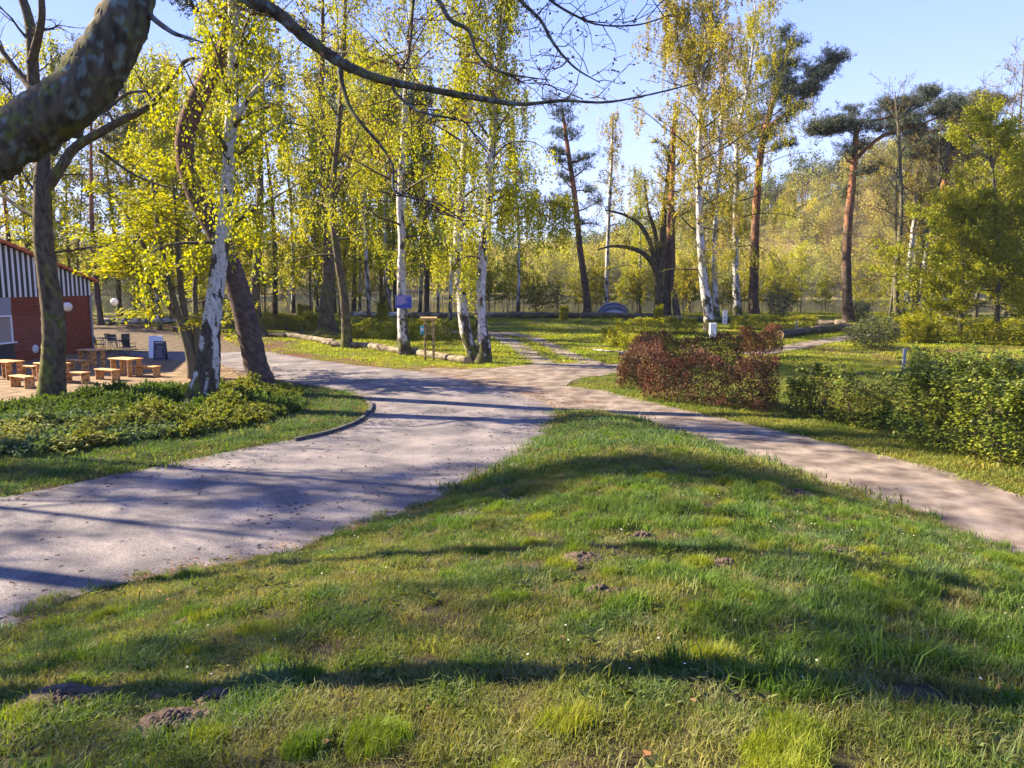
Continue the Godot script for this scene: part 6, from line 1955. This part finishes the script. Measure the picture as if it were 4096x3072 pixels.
func far_trees() -> void:
	# stands of background trees: one of each kind, then copies
	rng.seed = 404
	var kinds := []
	var z := Vector3.ZERO
	kinds.append(tree("woodland_birch", "x", "birches of the background wood", [straight(z, 19.0, 0.17, Vector3(0.03, 0, 0))], BIRCH, "birch", {"from": 3.5, "limbs": 26, "reach": 4.0, "strands": 11, "hang": 2.2, "per_metre": 13.3, "leaf": 0.175, "col": FRESH, "col2": LIME, "twigs": 0.3}, 411, 9, 0.35))
	kinds.append(tree("woodland_pine", "x", "pines of the background wood", [straight(z, 21.0, 0.24, Vector3(-0.02, 0, 0.02))], PINE, "pine", {"from": 13.5, "limbs": 16, "reach": 3.4, "tufts": 15, "col": PINEGREEN, "col2": Color(0.07, 0.085, 0.035), "mat": "needle", "size": 0.32, "count": 10}, 412, 9, 0.4))
	kinds.append(tree("woodland_oak", "x", "budding oaks of the background wood", [straight(z, 17.0, 0.22, Vector3(-0.03, 0, 0))], OAK, "spray", {"bark": OAK, "from": 3.0, "limbs": 20, "reach": 5.0, "kids": 6, "kids2": 4, "levels": 2, "leafy": 1, "per_metre": 11, "leaf": 0.192, "col": OLIVE, "col2": FRESH, "tab": 0, "puff": 0.2, "el0": 0.2}, 413, 9, 0.4))
	kinds.append(tree("woodland_maple", "x", "leafy young trees of the background wood", [straight(z, 10.0, 0.09, Vector3(0.05, 0, 0))], SMOOTH, "spray", {"bark": SMOOTH, "from": 0.8, "limbs": 22, "reach": 3.2, "kids": 6, "kids2": 4, "levels": 2, "leafy": 1, "per_metre": 15.4, "leaf": 0.18, "col": LIME, "col2": FRESH, "tab": 2, "puff": 0.16}, 414, 8, 0.4))
	kinds.append(tree("lakeside_sapling", "x", "bushy saplings along the lake shore", [straight(z, 4.6, 0.035), [Vector4(0.3, 0, 0.2, 0.03), Vector4(0.5, 2.0, 0.3, 0.02), Vector4(0.7, 4.0, 0.2, 0.01)], [Vector4(-0.4, 0, 0, 0.03), Vector4(-0.5, 2.2, 0.1, 0.02), Vector4(-0.8, 3.8, 0.1, 0.01)], [Vector4(0.1, 0, -0.3, 0.03), Vector4(0.0, 1.8, -0.5, 0.02), Vector4(0.1, 3.5, -0.7, 0.01)]], SMOOTH, "spray", {"bark": SMOOTH, "from": 0.5, "limbs": 9, "reach": 1.3, "kids": 4, "kids2": 3, "levels": 2, "leafy": 1, "per_metre": 17.6, "leaf": 0.144, "col": LIME, "col2": OLIVE, "tab": 0, "puff": 0.1, "flare": 0.0, "el0": 0.5, "thick": 0.015}, 415, 6, 0.4))
	kinds.append(tree("bare_woodland_tree", "x", "bare trees of the background wood", [straight(z, 18.0, 0.18)], SMOOTH, "spray", {"twig_r": 0.014, "bark": SMOOTH, "from": 4.0, "limbs": 24, "reach": 5.0, "kids": 6, "kids2": 5, "levels": 2, "leafy": 2, "per_metre": 5.6, "leaf": 0.12, "col": TAN, "col2": OLIVE, "tab": 0, "puff": 0.15, "el0": 0.4}, 416, 8, 0.4))
	var says := [
		"slim white birch in the background wood", "pine with high dark crown in the background", "budding oak in the background wood",
		"leafy young tree of the undergrowth", "bushy sapling on the near lake shore", "bare tan tree in the background",
	]
	var spots := [
		# kind, x, z, scale: the wood left of the lake, then shore saplings, then the trees at the right
		[1, Vector3(-14.65, 1.00, -71.37), 1.0], [0, Vector3(-14.55, 1.00, -73.77), 0.9], [1, Vector3(-12.84, 1.00, -75.70), 1.0], [1, Vector3(-12.28, 1.00, -76.37), 1.05], [0, Vector3(-8.88, 1.00, -74.40), 0.95], [1, Vector3(-8.18, 1.00, -73.77), 0.95], [0, Vector3(-7.14, 1.00, -74.40), 0.8], [1, Vector3(-11.27, 1.00, -75.05), 0.9],
		[3, Vector3(-15.62, 0.69, -60.24), 1.0], [1, Vector3(-21.37, 0.98, -69.49), 1.0], [0, Vector3(-22.05, 0.78, -62.41), 1.0], [2, Vector3(-25.58, 0.92, -66.34), 1.1], [3, Vector3(-21.18, 0.61, -58.28), 0.9],
		[1, Vector3(-32.16, 0.69, -60.24), 1.0], [0, Vector3(-31.77, 0.87, -64.91), 1.0], [1, Vector3(-31.83, 0.97, -68.70), 1.0], [2, Vector3(-27.53, 0.78, -62.41), 1.0], [0, Vector3(-29.04, 0.97, -68.70), 1.0], [3, Vector3(-28.34, 0.69, -60.24), 0.9], [2, Vector3(-36.30, 1.00, -71.37), 1.1], [1, Vector3(-28.89, 1.00, -72.53), 1.0],
		[3, Vector3(-34.82, 0.78, -62.41), 1.2], [0, Vector3(-38.71, 0.92, -66.34), 1.1], [2, Vector3(-42.52, 0.96, -67.97), 1.2], [1, Vector3(-46.02, 1.00, -71.37), 1.1], [2, Vector3(-45.39, 0.92, -66.34), 1.2], [3, Vector3(-43.24, 1.00, -71.37), 1.2], [0, Vector3(-40.47, 0.69, -60.24), 1.0], [5, Vector3(-41.82, 1.00, -73.77), 1.0], [5, Vector3(-48.52, 1.00, -73.77), 1.1], [5, Vector3(-36.85, 1.00, -76.37), 1.0],
		[0, Vector3(-17.47, 1.00, -75.05), 1.0], [3, Vector3(-14.81, 0.92, -66.34), 0.8], [3, Vector3(-13.15, 1.00, -71.37), 0.6], [0, Vector3(-18.61, 1.00, -73.77), 1.0], [3, Vector3(-20.03, 0.78, -62.41), 0.8], [2, Vector3(-16.54, 1.00, -76.37), 1.0],
		[0, Vector3(-11.12, 0.69, -60.24), 1.05], [0, Vector3(-5.12, 0.83, -63.61), 0.95], [0, Vector3(-25.85, 0.52, -56.47), 1.0], [0, Vector3(-26.81, 1.00, -71.37), 1.1], [0, Vector3(-10.88, 0.97, -68.70), 1.05], [0, Vector3(0.51, 1.00, -71.37), 0.9],
		[0, Vector3(-27, 0, -76), 1.2], [0, Vector3(-22, 0, -77.5), 1.25], [0, Vector3(-17.5, 0, -76), 1.2], [0, Vector3(-13, 0, -78), 1.25], [0, Vector3(-8.5, 0, -76.5), 1.15], [2, Vector3(-20, 0, -79), 1.2], [2, Vector3(-11, 0, -79), 1.2], [0, Vector3(-33, 0, -75), 1.2], [2, Vector3(-30, 0, -78), 1.3],
		[5, Vector3(40.85, 0.96, -67.97), 1.1], [5, Vector3(44.73, 0.99, -69.92), 1.2], [5, Vector3(40.00, 1.00, -73.77), 1.0], [5, Vector3(35.00, 1.00, -71.37), 0.85], [5, Vector3(37.72, 0.92, -66.34), 0.9], [5, Vector3(40.38, 1.00, -77.74), 1.0], [5, Vector3(44.61, 0.92, -66.34), 1.1], [3, Vector3(39.63, 1.00, -71.37), 0.7], [3, Vector3(35.94, 1.00, -73.77), 0.45], [3, Vector3(25.56, 1.00, -76.37), 0.6], [0, Vector3(12.68, 1.00, -76.37), 0.75], [3, Vector3(17.63, 1.00, -76.37), 0.7], [3, Vector3(28.04, 1.00, -75.05), 0.55], [3, Vector3(41.55, 0.83, -63.61), 0.8],
	]
	for k in 26:
		spots.append([4, Vector3(-3.0 + k * 1.25 + rng.randfn() * 0.4, 0, -75.5 - rng.randf() * 2.5), rng.randf_range(0.65, 1.15)])
	for k in 5:
		spots.append([4, Vector3(31.0 + k * 2.4 + rng.randfn() * 0.6, 0, -74.0 - rng.randf() * 3.0), rng.randf_range(0.5, 0.8)])
	# trees beside the lane outside the picture, whose shadows cross the road and the bank
	var outside := [[1, Vector3(-17.5, 0, -12.6), 1.0], [1, Vector3(-19, 0, -7.4), 1.0], [5, Vector3(-22, 0, -16.4), 0.9], [5, Vector3(-21, 0, -19.5), 0.9], [2, Vector3(-22.5, 0, -10.4), 0.85], [1, Vector3(-27, 0, -20.0), 1.0], [5, Vector3(-30, 0, -14.0), 1.0], [0, Vector3(-33, 0, -22.0), 0.9], [1, Vector3(-15, 0, -2.5), 1.0], [3, Vector3(-19.5, 0, -9.0), 0.9]]
	spots.append_array(outside)
	var names := ["woodland_birch", "woodland_pine", "woodland_oak", "woodland_maple", "lakeside_sapling", "bare_woodland_tree"]
	var seen := [false, false, false, false, false, false]
	var rows := [[], [], [], [], [], []]
	for s in spots:
		var kind: int = s[0]
		var at := on_ground(s[1])
		var o: Node3D = kinds[kind]
		if not seen[kind]:
			seen[kind] = true
			o.position = at
			o.scale = Vector3.ONE * s[2]
		else:
			o = copy(kinds[kind], names[kind], at, rng.randf() * TAU, s[2] * rng.randf_range(0.92, 1.08), "")
		o.set_meta("label", "%s, beyond the picture's left edge beside the lane" % ["birch", "tall pine", "budding oak", "young tree", "sapling", "bare tree"][kind])
		if absf(at.x / at.z) < 0.70:
			rows[kind].append([at.x / -at.z, o])
	var order := ["first", "second", "third", "fourth", "fifth", "sixth", "seventh", "eighth", "ninth", "tenth", "eleventh", "twelfth", "thirteenth", "fourteenth", "fifteenth", "sixteenth", "seventeenth", "eighteenth", "nineteenth", "twentieth", "twenty-first", "twenty-second", "twenty-third", "twenty-fourth", "twenty-fifth", "twenty-sixth", "twenty-seventh", "twenty-eighth", "twenty-ninth", "thirtieth", "thirty-first", "thirty-second", "thirty-third"]
	for kind in 6:
		rows[kind].sort_custom(func(a, b): return a[0] < b[0])
		for k in rows[kind].size():
			rows[kind][k][1].set_meta("label", "%s, %s of its kind from the left edge" % [says[kind], order[k]])

func hedges() -> void:
	var beech := {"shoots": 5.0, "leaf": 0.062, "density": 850.0, "col": Color(0.125, 0.042, 0.026), "col2": Color(0.095, 0.07, 0.026), "holes": -0.22, "bumpy": 0.5, "mat": "brown_leaf", "depth": 0.16, "spacing": 0.22, "side": 9, "stem": 0.016, "low": 0.12}
	hedge("beech_hedge", "reddish brown beech hedge along the gravel path", "", Vector3(4.59, 0.00, -25.77), Vector3(7.82, 0.00, -22.88), 1.35, 1.62, beech, 501)
	hedge("beech_hedge", "brown and green hedge row behind the front beech hedge", "", Vector3(4.40, 0.00, -27.78), Vector3(7.05, 0.00, -39.08), 1.2, 1.30, beech, 502)
	var beech2 := beech.duplicate()
	beech2.col2 = Color(0.09, 0.10, 0.02)
	hedge("beech_hedge", "back row of the brown hedge with a green patch", "", Vector3(7.27, 0.00, -37.56), Vector3(11.20, 0.00, -37.56), 1.1, 1.35, beech2, 503)
	hedge("beech_hedge", "rust coloured clipped hedge block before the curved log", "", Vector3(12.00, 0.00, -39.62), Vector3(14.06, 0.00, -40.71), 1.0, 1.5, {"leaf": 0.07, "density": 700.0, "col": Color(0.20, 0.075, 0.035), "col2": Color(0.15, 0.085, 0.03), "holes": -0.3, "mat": "brown_leaf", "low": 0.35}, 504)
	var sparse := {"shoots": 8.0, "mat": "hedge_leaf", "leaf": 0.09, "density": 620.0, "col": Color(0.09, 0.125, 0.014), "col2": Color(0.16, 0.17, 0.018), "holes": -0.12, "bumpy": 0.5, "depth": 0.25, "spacing": 0.16, "side": 14, "stem": 0.03, "tab": 2}
	hedge("thin_hedge", "thin gappy hedge of dark twigs and green leaves", "", Vector3(8.35, 0.00, -22.56), Vector3(9.85, 0.00, -19.70), 0.9, 1.4, sparse, 505)
	var lush := {"leaf": 0.085, "density": 1150.0, "shoots": 7.0, "mat": "hedge_leaf", "col": Color(0.07, 0.105, 0.012), "col2": Color(0.15, 0.17, 0.014), "holes": 0.03, "bumpy": 0.75, "depth": 0.3, "spacing": 0.22, "side": 9, "stem": 0.022, "tab": 2, "low": 0.1}
	hedge("hornbeam_hedge", "tall leafy green hedge nearest the gravel path", "", Vector3(9.81, 0.00, -18.60), Vector3(10.78, 0.00, -15.55), 1.2, 1.8, lush, 506)
	hedge("hornbeam_hedge", "sunlit green hedge row behind the tall leafy hedge", "", Vector3(12.20, 0.00, -23.25), Vector3(14.50, 0.00, -21.09), 1.1, 1.6, lush, 507)
	hedge("hornbeam_hedge", "loose green hedge in front of the litter strip", "", Vector3(15.06, 0.00, -28.82), Vector3(18.34, 0.00, -26.80), 1.1, 1.35, lush, 508)
	var far := {"leaf": 0.12, "density": 340.0, "col": Color(0.22, 0.235, 0.014), "col2": Color(0.30, 0.285, 0.016), "holes": -0.22, "bumpy": 0.15, "spacing": 0.5, "side": 4, "tab": 2}
	hedge("clipped_hedge", "yellow green clipped hedge right of the wheel tracks", "", Vector3(5.99, 0.17, -48.40), Vector3(8.01, 0.00, -40.71), 0.9, 1.0, far, 509)
	hedge("clipped_hedge", "clipped green hedge in front of the forked oak", "", Vector3(7.20, 0.33, -52.38), Vector3(12.85, 0.40, -53.96), 1.0, 1.15, far, 510)
	hedge("clipped_hedge", "long low hedge between the notice birch and double birch", "", Vector3(-6.66, 0.24, -50.13), Vector3(-2.33, 0.24, -50.13), 0.9, 1.25, far, 511)
	hedge("clipped_hedge", "feathery hedge behind the pale birch log and oak", "", Vector3(-10.91, 0.29, -51.32), Vector3(-7.36, 0.25, -50.43), 0.9, 1.15, far, 512)
	hedge("clipped_hedge", "leafy hedge left of the broad oak", "", Vector3(-18.44, 0.54, -56.82), Vector3(-14.20, 0.51, -56.12), 1.0, 1.3, far, 513)
	hedge("clipped_hedge", "low green hedge behind the tall white pillar", "", Vector3(16.29, 0.54, -56.82), Vector3(22.81, 0.59, -57.91), 1.1, 0.95, far, 514)
	hedge("clipped_hedge", "green hedge beyond the rhododendron and bare trees", "", Vector3(24.32, 0.17, -48.40), Vector3(26.49, 0.23, -49.84), 1.2, 1.7, far, 515)
	hedge("clipped_hedge", "airy hedge behind the reddish litter strip", "", Vector3(26.36, 0.19, -48.97), Vector3(31.32, 0.11, -46.58), 1.1, 1.5, far, 516)
	var col := {"leaf": 0.10, "density": 420.0, "col": Color(0.27, 0.27, 0.012), "col2": Color(0.31, 0.30, 0.015), "holes": -0.6, "bumpy": 0.10, "spacing": 0.4, "side": 5}
	hedge("topiary_column", "square clipped column beside the notice birch", "square clipped hedge columns", Vector3(-11.16, 0.85, -64.11), Vector3(-10.37, 0.85, -64.11), 0.85, 1.72, col, 517)
	hedge("topiary_column", "square clipped column at the head of the wheel tracks", "square clipped hedge columns", Vector3(4.05, 0.87, -64.91), Vector3(4.72, 0.87, -64.91), 0.75, 1.50, col, 518)
	hedge("topiary_column", "square clipped column before the forked oak", "square clipped hedge columns", Vector3(11.86, 0.84, -63.86), Vector3(12.48, 0.84, -63.86), 0.7, 1.40, col, 519)
	hedge("topiary_column", "clipped green block behind the broad oak", "square clipped hedge columns", Vector3(-18.12, 0.89, -65.46), Vector3(-16.96, 0.89, -65.46), 0.9, 1.5, col, 520)
	bush("rhododendron", "dark round rhododendron bush on the meadow", "bush", "", Vector3(21.42, 0.08, -45.62), 1.603, 1.752, 5200, {"leaf": 0.12, "col": Color(0.05, 0.065, 0.03), "col2": Color(0.10, 0.11, 0.06), "mat": "shade_leaf", "fat": 0.25}, 521)
	bush("small_pine", "dark bushy little pine beside the thick pine", "bush", "little pines by the lake", Vector3(23.85, 0.97, -68.70), 1.3, 2.6, 620, {"leaf": 0.1, "col": PINEGREEN, "col2": PINEBLUE, "mat": "needle", "pine": true}, 522)
	bush("small_pine", "little dark pine at the foot of the broken pine", "bush", "little pines by the lake", Vector3(28.64, 0.82, -63.36), 0.9, 1.7, 380, {"leaf": 0.1, "col": PINEGREEN, "col2": PINEBLUE, "mat": "needle", "pine": true}, 523)
	bush("elder_bush", "dark green bush by the lake fence left of the leaning pine", "bush", "", Vector3(2.97, 1.00, -75.05), 2.1, 3.2, 1500, {"leaf": 0.16, "col": Color(0.045, 0.065, 0.025), "col2": Color(0.08, 0.10, 0.03), "mat": "shade_leaf"}, 524)

func logs() -> void:
	log_at("long white birch log lying behind the cafe chairs", "", Vector3(-32.12, 0.71, -60.66), Vector3(-27.02, 0.78, -62.41), 0.26, BIRCH, 1)
	log_at("grey log end behind the leaning birch", "", Vector3(-24.38, 0.48, -55.61), Vector3(-20.45, 0.44, -54.77), 0.2, OAK, 2)
	log_at("short dark log piece at the pine foot", "", Vector3(-16.36, 0.31, -51.92), Vector3(-15.17, 0.29, -51.32), 0.19, OAK, 3)
	log_at("pale peeled log below the broad oak", "", Vector3(-15.26, 0.30, -51.62), Vector3(-11.01, 0.14, -47.56), 0.20, CUTLOG, 4)
	log_at("small block of wood propping the peeled log", "", Vector3(-11.66, 0.14, -47.56), Vector3(-11.18, 0.12, -47.00), 0.14, CUTLOG, 8)
	log_at("mossy birch log reaching to the dark barked birch", "", Vector3(-10.84, 0.10, -46.17), Vector3(-8.38, 0.07, -45.21), 0.21, CUTLOG, 5)
	log_at("mottled log between two birches along the road", "", Vector3(-8.32, 0.07, -45.07), Vector3(-5.99, 0.01, -42.08), 0.22, CUTLOG, 6)
	log_at("birch log ending with a dark cut face by the double birch", "", Vector3(-5.36, 0.01, -41.81), Vector3(-2.26, 0.00, -37.08), 0.21, CUTLOG, 7)
	log_at("white birch log in the line along the lake", "", Vector3(-14.44, 0.97, -68.70), Vector3(-9.00, 0.96, -67.97), 0.28, BIRCH, 11)
	log_at("pale log of the lake line behind the timber stand", "", Vector3(-8.84, 0.95, -67.62), Vector3(-0.40, 0.96, -67.97), 0.26, CUTLOG, 12)
	log_at("dark log of the lake line left of the tent", "", Vector3(-0.28, 0.94, -67.29), Vector3(5.88, 0.93, -66.65), 0.30, OAK, 13)
	log_at("dark log of the lake line in front of the tent", "", Vector3(5.99, 0.93, -66.65), Vector3(12.09, 0.91, -66.04), 0.30, OAK, 14)
	log_at("dark log of the lake line behind the tall birch", "", Vector3(12.48, 0.84, -63.86), Vector3(17.65, 0.77, -61.96), 0.28, OAK, 15)
	log_at("thick dark curved log crossing the meadow, nearer half", "", Vector3(17.76, 0.27, -50.87), Vector3(20.95, 0.40, -53.80), 0.30, OAK, 16)
	log_at("thick dark curved log crossing the meadow, farther half", "", Vector3(21.04, 0.40, -53.80), Vector3(24.67, 0.51, -56.12), 0.30, OAK, 17)
	log_at("sawn pale log by the broken pine", "", Vector3(23.49, 0.65, -59.24), Vector3(24.56, 0.63, -58.85), 0.27, CUTLOG, 18)
	log_at("short sawn log touching the broken pine foot", "", Vector3(24.99, 0.66, -59.44), Vector3(25.56, 0.64, -59.04), 0.28, CUTLOG, 19)
